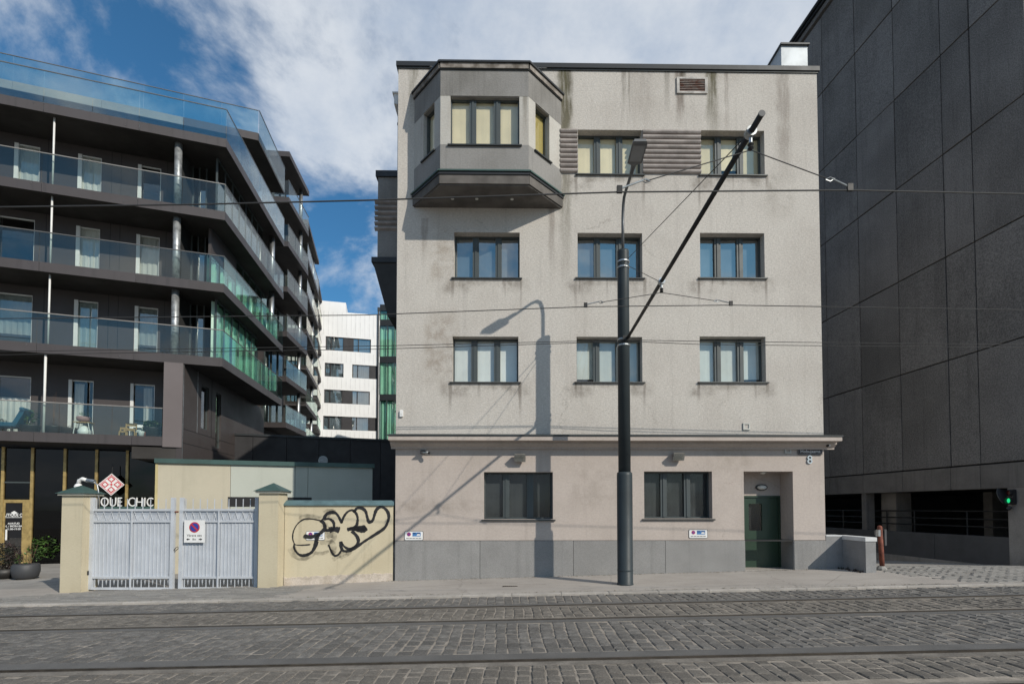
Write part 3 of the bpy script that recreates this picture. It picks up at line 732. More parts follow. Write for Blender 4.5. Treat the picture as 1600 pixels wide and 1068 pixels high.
# ================================================================== STREET FURNITURE ON THE FACADE
def on_facade(px, py, v=0.0):
    u, z = h_(px, py, v); return FM.w(u, v, z)
def flood(px, py, label):
    t = thing('floodlight', label, 'floodlight', on_facade(px, py), R(.8), 'floodlights over the ground floor windows'); t.scale = (1.2, 1.2, 1.2)
    m = MB(); m.v = [(-.12, -.20, .04), (.12, -.20, .04), (.12, -.12, -.11), (-.12, -.12, -.11), (-.10, -.07, .07), (.10, -.07, .07), (.10, -.05, -.08), (-.10, -.05, -.08)]
    m.f = [(0, 3, 2, 1), (4, 5, 6, 7), (0, 1, 5, 4), (1, 2, 6, 5), (2, 3, 7, 6), (3, 0, 4, 7)]
    m.build('housing', M('flood_grey', (.20, .195, .18), .6, var=.1), t)
    q = MB(); q.quad((-.10, -.2015, .028), (-.10, -.1318, -.10), (.10, -.1318, -.10), (.10, -.2015, .028)); q.v = [(x, y - .006, z - .002) for x, y, z in q.v]
    q.build('glass', G_win, t)
    for i in range(4): MB().box(-.1 + i * .06, -.09 + i*.06, -.21, -.19, .0, .008).build('grid_wire', MT['sill'], t)
    MB().box(-.03, .03, -.08, .0, -.03, .03).build('bracket', MT['sill'], t)
flood(812, 714, 'small grey floodlight above the left ground floor window')
flood(1057, 712, 'small grey floodlight above the right ground floor window')

def camera_dome(px, py, label, dirx, white):
    t = thing('security_camera', label, 'security camera', on_facade(px, py), R(.8), 'security cameras under the cornice')
    MB().box(-.06, .06, -.03, .0, -.06, .06).build('mount', MT['sill'], t)
    MB().tube([(0, -.02, 0), (0, -.10, -.01), (dirx * .03, -.13, -.04)], .018, 8).build('arm', MT['sill'], t)
    MB().tube([(-dirx * .02, -.10, -.02), (dirx * .17, -.20, -.055)], .038, 10).build('body', white, t, smooth=True)
    MB().tube([(dirx * .168, -.199, -.0545), (dirx * .20, -.216, -.061)], .03, 10).build('lens', MT['black'], t)
    MB().box(-.03, .14, -.26, -.08, .02, .027).build('sun_hood', white, t)
camera_dome(661, 705, 'grey bullet camera under the left end of the cornice', 1, MT['steel'])
t = thing('security_camera', 'white bullet camera reaching past the right corner under the cornice', 'security camera', FM.w(uR, .02, sz(691)), R(.8), 'security cameras under the cornice')
MB().tube([(-.03, -.02, .0), (.25, -.04, .03)], .02, 8).build('arm', MT['white'], t)
MB().tube([(.25, -.04, .07), (.25, -.04, -.05)], .035, 8).build('bracket', MT['white'], t)
MB().tube([(.20, -.05, -.01), (.02, -.16, -.08)], .042, 12).build('body', MT['white'], t, smooth=True)
MB().tube([(.021, -.16, -.08), (-.01, -.178, -.092)], .034, 12).build('lens', MT['black'], t)
MB().tube([(-.08, -.05, .03), (-.08, -.05, -.09)], .035, 10).build('junction_box', MT['white'], t)

def frame_box(px, py, s, label):
    t = thing('wall_box', label, 'wall box', on_facade(px, py), R(.8))
    m = MB().box(-s, s, -.03, 0, s - .035, s).box(-s, s, -.03, 0, -s, -s + .035).box(-s, -s + .035, -.03, 0, -s + .035, s - .035).box(s - .035, s, -.03, 0, -s + .035, s - .035)
    m.build('rim', M('box_rim', (.5, .5, .46), .6), t); MB().box(-s + .02, s - .02, -.012, -.003, -s + .02, s - .02).build('cover', MT['upper'] if py < 690 else MT['lower'], t)
frame_box(1166, 666, .09, 'small square wall box above the cornice over the entrance')
frame_box(1230.5, 703, .085, 'small square wall box under the cornice beside the street name sign')
t = thing('alarm_box', 'tiny pale alarm box on the left edge of the facade above the cornice', 'alarm box', on_facade(627, 646), R(.8))
MB().box(-.03, .05, -.05, 0, -.09, .09, .012).build('case', MT['white'], t); MB().box(-.005, .025, -.056, -.05, -.03, .0).build('lamp', MT['lampglass'], t)
t = thing('bulkhead_lamp', 'oval white bulkhead lamp above the green entrance door', 'lamp', FM.w(h_(1189, 761, dv)[0], dv, h_(1189, 761, dv)[1]), R(.8))
def oval(rx, rz, y0, y1, k=24): return plate([(rx*math.cos(2*math.pi*i/k), rz*math.sin(2*math.pi*i/k)) for i in range(k)], y0, y1)
oval(.155, .085, -.05, 0).build('base_ring', MT['sill'], t); o = MB(); kk = 20
for j, (f, yy) in enumerate(((1, -.05), (.92, -.09), (.7, -.12), (.3, -.135))):
    o.v += [(.125*f*math.cos(2*math.pi*i/kk), yy, .06*f*math.sin(2*math.pi*i/kk)) for i in range(kk)]
for j in range(3):
    for i in range(kk): o.f.append((j*kk+i, j*kk+(i+1) % kk, (j+1)*kk+(i+1) % kk, (j+1)*kk+i))
o.f.append(tuple(3*kk+i for i in range(kk))); o.build('opal_cover', MT['lampglass'], t, smooth=True)
t = thing('ceiling_lamp', 'small round lamp on the ceiling of the entrance recess', 'lamp', FM.w(h_(1192, 739, .3)[0], .3, dz1), R(.8))
MB().lathe([(.02, 0), (.08, -.01), (.07, -.035), (.03, -.05)], 14).build('dome', MT['lampglass'], t); MB().lathe([(.09, 0), (.09, -.012)], 14).build('rim', MT['steel'], t)

# street name sign, house number
sa, sb_ = h_(1246, 705)[0], h_(1284, 705)[0]; swd = sb_ - sa
t = thing('street_sign', 'dark enamel street name plate reading Hobujaama under the cornice corner', 'sign', FM.w(sa, -.02, h_(1265, 710.5)[1]), R(.8))
sh = h_(1265, 699.5)[1] - h_(1265, 710.5)[1]
plate(rounded(swd, sh, .02), -.012, 0).build('plate', MT['signdark'], t)
for (a, b, c, d) in ((.012, swd - .012, sh - .016, sh - .012), (.012, swd - .012, .012, .016), (.012, .016, .016, sh - .016), (swd - .016, swd - .012, .016, sh - .016)):
    MB().box(a, b, -.0145, -.0125, c, d).build('border_line', MT['steel'], t)
text('Hobujaama', .115, MT['white'], t, (swd / 2, -.0145, .055), extr=.0012, bold=.0)
t = thing('house_number', 'metal house number 8 below the street name sign', 'house number', on_facade(1264.5, 724), R(.8))
text('8', .31, MT['chrome'], t, (0, -.02, 0), extr=.012, name='numeral')

def no_parking(t, w, h, variant):
    plate(rounded(w, h, .035), -.008, 0).build('border', MT['ink'], t)
    o = plate(rounded(w - .02, h - .02, .028), -.0045, 0); o.v = [(x + .01, y - .006, z + .01) for x, y, z in o.v]; o.build('plate', MT['white'], t)
    cx, cz, r = w * .24, h * .66, h * .21
    disc(cx, cz, r, -.0135, -.0105).build('sign_ring', MT['red'], t); disc(cx, cz, r * .78, -.0155, -.0135).build('sign_disc', MT['sblue'], t)
    c45 = math.cos(R(45)) * r * .78
    b = plate([(cx - c45 - .006, cz + c45 - .006), (cx + c45 - .006, cz - c45 - .006), (cx + c45 + .006, cz - c45 + .006), (cx - c45 + .006, cz + c45 + .006)], -.0175, -.0155); b.build('bar', MT['red'], t)
    x0, x1, z0_, z1_ = w * .43, w * .86, h * .44, h * .86
    MB().box(x0, x1, -.0135, -.0105, z0_, z1_).build('tow_panel', MT['slb'], t)
    MB().box(x0 + .01, x0 + (x1-x0)*.42, -.0155, -.0135, (z0_+z1_)/2 + .01, z1_ - .01).build('tow_truck_cab', MT['navy'], t)
    MB().box(x0 + (x1-x0)*.55, x1 - .01, -.0155, -.0135, (z0_+z1_)/2 + .01, z1_ - .01).build('tow_sky', MT['navy'], t)
    plate([(x0 + (x1-x0)*.5, z0_ + .02), (x1 - .015, z0_ + .02), (x1 - .015, z0_ + .045), (x1 - .04, z0_ + .07), (x0 + (x1-x0)*.62, z0_ + .07)], -.0155, -.0135).build('tow_car', MT['white'], t)
    for i in range(5):                             # the line of small print
        MB().box(w*.1 + i * w*.165, w*.1 + i * w*.165 + w * .135, -.0135, -.0105, h * .20, h * .20 + .014).build('print_line', MT['ink'], t)
a, b = h_(632, 836)[0], h_(661.5, 836)[0]; hh = h_(647, 829)[1] - h_(647, 843.7)[1]
t = thing('parking_notice', 'white no parking notice at the left foot of the pinkish ground floor wall', 'sign', FM.w(a, -.002, h_(647, 843.7)[1]), R(.8), 'no parking notices'); no_parking(t, b - a, hh, 0)
a, b = h_(1076, 833)[0], h_(1105.5, 833)[0]; hh = h_(1090, 826.4)[1] - h_(1090, 840.4)[1]
t = thing('parking_notice', 'white no parking notice below the right ground floor window', 'sign', FM.w(a, -.002, h_(1090, 840.4)[1]), R(.8), 'no parking notices'); no_parking(t, b - a, hh, 1)

# ================================================================== LAMP POST, BRACKET ARM, WIRES
PX, PY = at(977, 914, 11.5).x, 11.5
pz = gz(PX, PY)
lp = thing('lamp_post', 'tall dark blue grey steel lamp post standing on the pavement', 'lamp post', (PX, PY, pz))
Zp = lambda py: at(977, py, PY).z - pz
MB().lathe([(.18, -.05), (.18, .03), (.172, .04), (.172, Zp(742)), (.165, Zp(738)), (.14, Zp(737))], 28).build('base_sleeve', MT['pole'], lp, smooth=True)
MB().lathe([(.183, -.02), (.183, .02)], 28).build('foot_ring', MT['pole'], lp)
MB().lathe([(.137, Zp(740)), (.129, Zp(395)), (.129, Zp(392)), (.05, Zp(391))], 28).build('shaft', MT['pole'], lp, smooth=True)
MB().lathe([(.174, .30), (.176, .31), (.176, .33), (.174, .34)], 28).build('service_door_seam', MT['pole'], lp)
ztip = Zp(392)
arm = [(0, 0, ztip - .05), (0, 0, 8.30 - pz), (0, -.02, 8.50 - pz), (.0, -.07, 8.68 - pz), (.0, -.16, 8.80 - pz), (.01, -.30, 8.87 - pz), (.02, -.50, 8.91 - pz), (.025, -.70, 8.95 - pz)]
end = Vector(arm[-2]); tipd = Vector((.03, -.92, 9.02 - pz)); arm.append(tuple(tipd))
MB().tube(arm, .034, 10).build('lamp_arm', M('arm_grey', (.12, .125, .13), .45, metal=.4), lp, smooth=True)
hd = thing  # head built as a part
hv = (tipd - end).normalized()
hb = MB(); L0 = tipd; side = Vector((1, 0, 0)); up = side.cross(hv); up = up if up.z > 0 else -up
def hp(a, s, u): return tuple(L0 + hv * a + side * s + up * u)
prof = [(-.22, .035, .035), (.02, .05, .04), (.08, .15, .055), (.50, .155, .05), (.56, .13, .035)]
for a, s, u in prof: hb.v += [hp(a, -s, -u*.8), hp(a, s, -u*.8), hp(a, s*.85, u), hp(a, -s*.85, u)]
for i in range(len(prof) - 1):
    for k in range(4): q = 4*i; hb.f.append((q + k, q + (k+1) % 4, q + 4 + (k+1) % 4, q + 4 + k))
hb.f += [(3, 2, 1, 0), tuple(4*(len(prof)-1) + k for k in range(4))]
head = hb.build('lamp_head', M('head_grey', (.13, .135, .14), .5), lp)
MB().quad(hp(.12, -.12, -.047), hp(.48, -.125, -.047), hp(.48, .125, -.047), hp(.12, .12, -.047)).build('lamp_glass', M('lamp_lens', (.22, .23, .24), .25), head)
for py in (410, 419, 531, 540): MB().lathe([(.142, Zp(py) - .02), (.146, Zp(py) - .01), (.146, Zp(py) + .01), (.142, Zp(py) + .02)], 24).build('clamp_band', MT['steel'], lp)
# bracket arm over the tracks
za = Zp(531); tp = at(1190, 178, 5.35); tipB = Vector((tp.x - PX, 5.35 - PY, tp.z - pz)); rootB = Vector((.06, -.12, za))
ba = MB().tube([rootB, tipB], .034, 12).build('bracket_arm', MT['darksteel'], lp, smooth=True)
MB().tube([tipB, tipB + (tipB - rootB).normalized() * .012], .037, 12).build('end_cap', M('cap_grey', (.16, .16, .16), .7), ba)
MB().box(-.05, .12, -.17, -.02, za - .06, za + .05).build('arm_bracket', MT['darksteel'], lp)
def onarm(Y): f = (Y - PY - rootB.y) / (tipB.y - rootB.y); return rootB.lerp(tipB, f)
WY = [8.87, 5.60]                                  # one contact wire above each track
cl = []
for Y in (WY[0], WY[1]):
    p = onarm(Y); cl.append(p)
    m = MB().tube([p + Vector((0, -.04, 0)), p + Vector((0, .04, 0))], .058, 12).tube([p + Vector((0, 0, -.04)), p + Vector((0, 0, -.14))], .018, 8)
    m.build('clamp', MT['steel'], ba); MB().lathe([(.02, 0), (.035, .02), (.02, .04), (.035, .06), (.02, .08)], 10, p.x, p.y, p.z - .20).build('insulator', MT['darksteel'], ba)
topc = Vector((0, -.13, Zp(414)))
MB().tube([topc, cl[1] + Vector((0, .15, .05))], .007, 6).build('stay_wire', MT['wire'], lp)
MB().tube([topc + Vector((.03, 0, -.05)), cl[0] + Vector((0, .12, .05))], .006, 6).build('stay_wire', MT['wire'], lp)
def wire(name, label, pts, r):
    t = thing(name, label, 'wire', pts[len(pts)//2]); o = Vector(t.location)
    MB().tube([Vector(p) - o for p in pts], r, 6).build('cable', MT['wire'], t); return t
for k, (Y, pxs) in enumerate(((WY[0], [(-700, 500), (0, 497.5), (570, 492), (915, 479), (1142, 476.5), (1600, 484), (2400, 500)]), (WY[1], [(-900, 345), (0, 323.5), (300, 319.5), (570, 313), (968, 300), (1328, 297), (1600, 303), (2600, 330)]))):
    pts = [at(px, py, Y) for px, py in pxs]
    w_ = wire('contact_wire', ('thin overhead contact wire of the far track crossing between the second and third storeys', 'overhead contact wire of the near track crossing below the bay window')[k], pts, .0075 if k == 0 else .0085)
    o = Vector(w_.location); pw = Vector((PX, PY, pz)) + cl[k] + Vector((0, 0, -.2))
    for sgn, (cx, cy) in ((-1, (915, 479) if k == 0 else (968, 300)), (1, (1142, 476.5) if k == 0 else (1328, 297))):
        e = at(cx, cy, Y) + Vector((0, 0, .035)); d = (pw - e)
        b_ = MB().tube([pw - o, e + d * .2 - o], .006, 6).build('hanger_rope', MT['wire'], w_)
        q = e + d * .2 - o
        MB().tube([e - o, e + Vector((0, 0, .02)) + d * .18 - o], .010, 6).build('hanger_rod', MT['steel'], w_)
        MB().tube([q + Vector((-.05 * sgn, 0, 0)), q + Vector((0, 0, .025)), q + Vector((.05 * sgn, 0, .01)), q + Vector((0, 0, -.02)), q + Vector((-.05 * sgn, 0, 0))], .007, 5).build('thimble', MT['steel'], w_)
        MB().box(-.03, .03, -.015, .015, -.045, .035).build('wire_clamp', MT['darksteel'], w_, e - o)
for k, dy in enumerate((0, 5)):
    pts = [at(px, py + (dy if abs(px - 985) > 30 else dy * .4), PY - .15) for px, py in ((-500, 558), (0, 549), (600, 540), (980, 531), (1100, 533), (1600, 538), (2300, 548))]
    wire('feeder_cable', ('upper of the two feeder cables clamped to the lamp post shaft', 'lower of the two feeder cables clamped to the lamp post shaft')[k], pts, .007)

# ================================================================== LOW WALL, POST, PARKING GARAGE ON THE RIGHT
ztw = h_(1300, 836)[1]; lw0 = uR; lw1 = h_(1316, 840)[0]
lw = thing('low_wall', 'low grey rendered wall with a pale coping at the right corner of the building', 'wall', FM.w(lw0, 0, 0), R(.8))
a0 = lw1 - lw0; e1 = a0 + .25; yn = -.85
MB().box(.006, a0 + .02, -.010, .22, -.6, ztw - .02, .006).build('wall_run', MT['lowwall'], lw)
MB().box(a0, e1, yn, .24, -.6, ztw - .10, .006).build('wall_return', MT['lowwall'], lw)
MB().box(a0 - .015, e1 + .015, yn - .02, .26, ztw - .10, ztw, .006).build('coping', MT['lowcap'], lw)
MB().box(.01, a0 - .015, -.02, .24, ztw - .02, ztw + .01).build('coping', MT['lowcap'], lw)
wd = MB(); rr = random.Random(3)
for i in range(60):
    x = a0 - rr.uniform(.0, .16); y = rr.uniform(yn + .05, -.05); z = gz(lw0 + x, WALL_Y + y) ; s = rr.uniform(.02, .06); an = rr.uniform(0, 6)
    wd.quad((x, y, z), (x + s*math.cos(an), y + s*math.sin(an), z), (x + s*.6*math.cos(an), y + s*.6*math.sin(an), z + s*1.2))
wd.build('weeds', MT['leafd'], lw, kind='stuff')

pp = at(1377, 880, 12.75); pz2 = gz(pp.x, 12.75)
po = thing('rusty_post', 'rust red steel post with grey plates beside the low wall', 'post', (pp.x, 12.75, pz2 - .02))
hpst = at(1377, 822, 12.75).z - pz2
MB().tube([(.03, 0, -.1), (-.02, 0, hpst)], .055, 10).build('shaft', MT['rust'], po, smooth=True)
MB().lathe([(.055, 0), (.045, .03), (.015, .045)], 10, -.02, 0, hpst).build('cap', MT['rust'], po)
MB().box(-.10, -.05, -.07, .03, hpst - .22, hpst - .06).build('plate', MT['steel'], po)
MB().box(-.10, .10, .05, .07, hpst - .20, hpst - .08).build('plate', MT['garageconc'], po)
MB().box(-.08, .10, .05, .07, hpst - .40, hpst - .28).build('plate', MT['garageconc'], po)
MB().box(.10, .15, .0, .08, hpst - .45, hpst - .05).build('plate', MT['parapet'], po)
MB().lathe([(.13, -.1), (.12, .06), (.07, .12)], 9).build('concrete_foot', MT['concrete'], po)

# garage wall: runs into the depth on the right
GA = math.atan2(1, -.0775)
gp = at(1590, 870, 14.0)
FG = Frame(gp.x, 14.0, GA)                          # u into depth, v to the left of u = towards the street scene
gh = lambda px, py: FG.hit(px, py)
gar = thing('parking_garage', 'huge dark pebble dash parking garage wall rising on the right', 'building', (gp.x, 14.0, 0), GA)
vj = [gh(px, 500)[0] for px in (1480, 1405, 1344, 1292)]
us = [-.05] + [2.2] + vj
dmean = vj[2] - vj[1]
us = sorted({-.6, *vj, vj[0] - 2.4 if vj[0] > 3 else vj[0] / 2})
while us[-1] < 30: us.append(us[-1] + 2.6)
zr = [gh(1290, y)[1] for y in (745.7, 622, 500.8, 379, 260)]; 
ztopg = gh(1286, 2)[1]; zr = zr + [zr[-1] + 3.3]
zr = [z for z in zr if z < ztopg - .5] + [ztopg - .55]
for i in range(len(us) - 1):
    for j in range(len(zr) - 1):
        MB().box(us[i] + .018, us[i+1] - .018, -.3, .0 + random.uniform(-.008, .008), zr[j] + .018, zr[j+1] - .018, .010).build('wall_panel', MT['garage'], gar)
MB().box(-.6, 30, -6, -.05, zr[0], ztopg - .5).build('core', MT['darkclad'], gar)
MB().box(-.65, 30, -6, .10, ztopg - .5, ztopg - .3).build('eaves', MT['garage'], gar)
MB().box(-.65, 30, -6, .20, ztopg - .28, ztopg).build('roof_edge', MT['cap'], gar)
MB().tube([(0, .26, ztopg - .12), (30, .26, ztopg - .12)], .07, 8).build('gutter', MT['cap'], gar)
MB().box(3.0, 4.2, -.02, .55, ztopg - 1.25, ztopg - 1.0).build('roof_bracket', MT['cap'], gar)
zb0 = zr[0]; zb1 = gh(1290, 772.5)[1]
for a, b in zip(us, us[1:]): MB().box(a + .008, b - .008, -.3, .03, zb1, zb0 - .03, .008).build('beam', MT['garagebeam'], gar)
up = gh(1577, 820)[0]
MB().box(-.6, up, -.5, .02, -.6, zb1).build('pillar', MT['garageconc'], gar)
for px0, px1 in ((1354, 1376),):
    MB().box(gh(px1, 800)[0], gh(px0, 800)[0], -1.2, -.6, -.6, zb1).build('pillar', MT['garageconc'], gar)
MB().box(gh(1353, 800)[0], gh(1346, 800)[0], -.35, -.02, -.6, zb1).build('pillar', MT['garagebeam'], gar)
MB().box(gh(1416, 800)[0], gh(1404, 800)[0], -3.8, -3.2, -.6, zb1).build('pillar', MT['garageconc'], gar)
zpt = gh(1480, 834)[1]
for a, b in ((up, gh(1460, 840)[0]), (gh(1460, 840)[0], gh(1376, 840)[0]), (gh(1376, 840)[0], 22)): MB().box(a + .006, b - .006, -.18, .0, -.02 if a < 3 else -.3, zpt).build('ramp_panel', MT['parapet'], gar)
MB().box(up + .02, 22, -.25, .05, -.7, .16).build('ramp_kerb', MT['garageconc'], gar)
for za_ in (zpt + .72, zpt + .48, zpt + .25): MB().tube([(up + .1, -.5, za_), (22, -.5, za_)], .022, 6).build('railing', MT['darksteel'], gar)
for px in (1570, 1488, 1408, 1366, 1330, 1300): MB().tube([(gh(px, 810)[0], -.5, zpt - .1), (gh(px, 810)[0], -.5, zpt + .72)], .025, 6).build('railing_post', MT['darksteel'], gar)
MB().box(up, 30, -9, -8.8, -.6, zb1 + .2).box(29.8, 30, -9, -.3, -.6, zb1 + .2).box(-.05, 30, -9, -.35, zb1 + .05, zb1 + .1).box(-.05, .1, -9, -.5, -.6, zb1).build('dark_interior', MT['darkclad'], gar)
MB().box(up, 30, -9, -.2, -.75, -.55).build('interior_floor', MT['darkclad'], gar)

tlp = gh(1584, 777); t = thing('traffic_light', 'small two lamp signal showing green on the garage pillar', 'traffic light', FG.w(tlp[0] - .02, .03, tlp[1]), GA)
MB().box(-.08, .08, .0, .10, -.19, .23, .02).build('housing', MT['cable'], t)
MB().tube([(0, .10, .13), (0, .125, .13)], .068, 14).build('red_lens', M('red_lens', (.10, .012, .012), .2), t)
MB().tube([(0, .10, -.08), (0, .125, -.08)], .068, 14).build('green_lens', emis('green_lamp', (.02, .70, .25), 1.1), t)
MB().tube([(0, .10, .13), (0, .19, .13)], .078, 14, caps=False).build('visor', MT['cable'], t); MB().tube([(0, .10, -.08), (0, .19, -.08)], .078, 14, caps=False).build('visor', MT['cable'], t)
MB().tube([(.03, .06, -.25), (.06, .12, -.32)], .05, 10).build('buzzer', MT['cable'], t)
mp = gh(1565, 774); t = thing('traffic_mirror', 'dark round convex mirror seen from behind under the garage beam', 'mirror', FG.w(mp[0], -.1, mp[1]), GA)
m = MB(); kk = 20
for f, yy in ((1.0, 0), (.95, .03), (.6, .09), (.2, .11)): m.v += [(yy + .25 * f * math.sin(2*math.pi*i/kk) * .35, .27 * f * math.cos(2*math.pi*i/kk) * .8, .27 * f * math.sin(2*math.pi*i/kk)) for i in range(kk)]
for j in range(3):
    for i in range(kk): m.f.append((j*kk+i, j*kk+(i+1) % kk, (j+1)*kk+(i+1) % kk, (j+1)*kk+i))
m.f.append(tuple(range(kk-1, -1, -1))); m.f.append(tuple(3*kk+i for i in range(kk))); m.build('mirror_shell', MT['parapet'], t, smooth=True)
MB().tube([(.1, 0, .1), (.3, -.05, .3), (.3, -.05, .5)], .02, 8).build('bracket', MT['steel'], t)

# ================================================================== LEFT APARTMENT BUILDING
AF = math.atan2(800, 2450); CX = at(351.5, 350, 20.3).x; CY = 20.3
LF = Frame(CX, CY, AF)                              # u to the right along the street wing, v into the house
AS = math.atan2(1, -.1475); LS = Frame(CX, CY, AS)  # u into the depth along the flank, v into the house
apt = thing('apartment_building', 'dark brown apartment building with long glass fronted balconies', 'building', (CX, CY, 0))
lh, shh = LF.hit, LS.hit
ZB = [4.2, 7.45, 10.45, 13.4, 16.4]; TH = .34; ZP = 19.4
UL, LA = -15.0, 7.96
def lpt(u, v):                                      # street-wing coordinates -> local to the house
    p = LF.u * u + LF.v * v; return (p.x, p.y)
def spt(u, v):
    p = LS.u * u + LS.v * v; return (p.x, p.y)
def slab_poly(inset=0.0): return [lpt(UL, inset), lpt(-inset*.5, inset), spt(LA, inset), spt(LA, 9), lpt(UL, 12)]
for i, zb_ in enumerate(ZB[1:]):
    sl = MB().prism(slab_poly(.03), zb_, zb_ + TH - .02).build('balcony_slab', MT['soffit'], apt)
    u = UL
    while u < -.01:                                 # fascia boards, street side
        e = min(0, u + 3.0); MB().box(u + .006, e - .006, 0, .028, zb_ - .01, zb_ + TH).build('fascia_board', MT['fascia'], apt, rotz=AF); u = e
    u = 0
    while u < LA - .01:
        e = min(LA, u + 2.66); MB().box(u + .006, e - .006, 0, .028, zb_ - .01, zb_ + TH).build('fascia_board', MT['fascia'], apt, rotz=AS); u = e
    MB().box(0, 5, 0, .028, zb_ - .01, zb_ + TH).build('fascia_board', MT['fascia'], apt, (*spt(LA, 5), 0), AS - R(90))
    for k in range(14):
        MB().lathe([(.018, 0), (.014, .008)], 6).build('bolt', MT['steel'], sl, (*lpt(-.6 - k * .95, -.004), zb_ + (.09 if k % 2 else .25))) if k % 3 == 0 else None
def balustrade(ang, loc, u0, u1, z, h, gm, pw, railmat, posts=True):
    r = MB().tube([(u0, .015, z + h), (u1, .015, z + h)], .022, 6).build('handrail', railmat, apt, loc, ang)
    n = max(1, round((u1 - u0) / pw)); w = (u1 - u0) / n
    for k in range(n):
        a = u0 + k * w
        MB().box(a + .008, a + w - .008, .008, .022, z - .28, z + h - .02).build('glass_panel', gm, r)
railm = M('rail_grey', (.20, .20, .20), .45, metal=.5); raill = M('rail_pale', (.42, .40, .38), .4, metal=.5)
for i, zb_ in enumerate(ZB[1:]):
    z = zb_ + TH; top = i == 3
    balustrade(AF, None, UL, -.02, z, 1.12 if not top else 1.22, G_top if top else G_bal, 1.45, raill if i in (2, 0) else railm)
    balustrade(AS, None, .02, LA, z, 1.12 if not top else 1.22, G_balg if i < 2 else (G_top if top else G_bal), 1.33, railm)
# storeys of the street wing: wall with tall windows behind the balconies
V1 = 1.75; UE = lh(300, 300, V1)[0]
def tallwin(u0, u1, z0, z1, glass, cur, mat=None, ang=AF, v=V1, par=None, lift=None):
    p = lpt(u0, v) if ang == AF else spt(u0, v)
    return window(par or apt, (*p, z0), ang, u1 - u0, z1 - z0, mat or MT['paleblind'], 1, glass, recess=.04, fr=.035, fmat=MT['wframe'], sill=False, cur=cur, amp=.02, lift=lift)
cols = [(lh(-62, 260, V1)[0], lh(-40, 260, V1)[0]), (lh(22, 260, V1)[0], lh(62, 260, V1)[0]), (lh(122, 260, V1)[0], lh(159, 260, V1)[0]), (lh(216, 260, V1)[0], lh(252, 260, V1)[0])]
curt = M('net_curtain', (.58, .57, .54), .9, rnd=.2, var=.1, scale=1)
for i in range(1, 4):
    z0, z1 = ZB[i] + TH, ZB[i+1]
    ho = [(a, b, z0 + .06, z0 + 2.32) for a, b in cols]
    if i in (1, 2): ho[1] = (lh(-5, 260, V1)[0], lh(57, 260, V1)[0], z0 + .06, z0 + 2.32)
    wall_holes(UL, UE, z0, z1, ho, .25).build('storey_wall', MT['brown'], apt, (*lpt(0, V1), 0), AF)
    for k, hh in enumerate(ho):
        w_ = tallwin(hh[0], hh[1], hh[2], hh[3], G_win if i > 1 else G_side, (i * 3 + k) % 5 != 2, curt if (i + k) % 3 else MT['paleblind'], lift=(.5, .3, .7) if i == 1 else (0, 0, .02))
        p = MB().box(0, .13, -.02, .04, 0, hh[3] - hh[2]).build('casement', MT['wframe'], w_)    # sash standing ajar
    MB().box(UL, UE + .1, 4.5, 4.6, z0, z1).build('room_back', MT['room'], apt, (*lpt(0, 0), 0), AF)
    u = cols[0][0]
    for px in (75, 175, 190, 262, 290):             # vertical joints of the cladding
        uu = lh(px, 260, V1)[0]; MB().box(uu - .008, uu + .008, -.006, .004, z0, z1).build('cladding_joint', MT['black'], apt, (*lpt(0, V1), 0), AF)
    uu = lh(83, 260, .25)[0]; MB().tube([(*lpt(uu, .25), z0), (*lpt(uu, .25), z1)], .032, 8).build('divider_post', MT['wframe'], apt, smooth=True)
    uu = lh(277, 330, .4)[0]; MB().tube([(*lpt(uu, .4), z0 - .02), (*lpt(uu, .4), z1 + .02)], .135, 14).build('round_column', M('galvanised_column_%d' % i, (.42, .44, .45), .45, metal=.55, var=.3, scale=5), apt, smooth=True)
    # glazing of the corner and of the flank
    VS = 1.5
    cu_ = -1.1
    g = MB().box(UE, UE + .05, 0, .06, z0, z1).build('corner_glazing', MT['frame'], apt, (*lpt(0, V1), 0), AF)
    n = 2; w_ = (cu_ - UE) / n
    for k in range(n):
        MB().box(UE + k*w_ + .03, UE + (k+1)*w_ - .02, .02, .03, z0, z1 - .05).build('pane', G_side, g)
        MB().box(UE + (k+1)*w_ - .02, UE + (k+1)*w_ + .03, .0, .06, z0, z1).build('mullion', MT['frame'], g)
    mint = i < 3; VS = (.55, .80, .60)[i - 1]
    a0, a1 = ((.75, LA - 2.3), (.75, LA - .15), (.75, LA - 1.6))[i - 1]
    n = round((a1 - a0) / .86); w_ = (a1 - a0) / n
    fg = MB().box(a0, a1, 0, .07, z1 - .08, z1).box(a0, a1, 0, .07, z0, z0 + .05).build('flank_glazing', MT['frame'], apt, (*spt(0, VS), 0), AS)
    for k in range(n):
        zt1 = z1 - .08 if not (i == 2 and k < 3) else z0 + 1.5
        MB().box(a0 + k*w_ + .02, a0 + (k+1)*w_ - .02, .02, .03, z0 + .05, zt1).build('pane', G_balg if mint else G_side, fg)
        MB().box(a0 + k*w_ - .02, a0 + k*w_ + .02, 0, .07, z0 + .05, zt1).build('mullion', MT['frame'], fg)
        if mint:
            hc = zt1 - z0 - (.65 if i == 2 and k >= 3 else .05)
            c = curtain(w_, hc, .05, 8); c.v = [(x + a0 + k*w_, y + .16, z + z0 + .03) for x, y, z in c.v]; c.build('curtain', MT['mint'], fg)
        if zt1 < z1 - .2: MB().box(a0 + k*w_, a0 + (k+1)*w_, .01, .12, zt1, z1).build('spandrel', MT['brown'], fg)
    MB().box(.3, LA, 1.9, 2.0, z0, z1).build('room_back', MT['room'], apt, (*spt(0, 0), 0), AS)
    MB().box(a1, LA, 1.3, 1.45, z0, z1).build('flank_wall', MT['brown'], apt, None, AS)
    pe = spt(LA - .9, .35); MB().tube([(*pe, z0), (*pe, z1)], .13, 12).build('round_column', MT['steel'], apt, smooth=True) if i > 1 else None
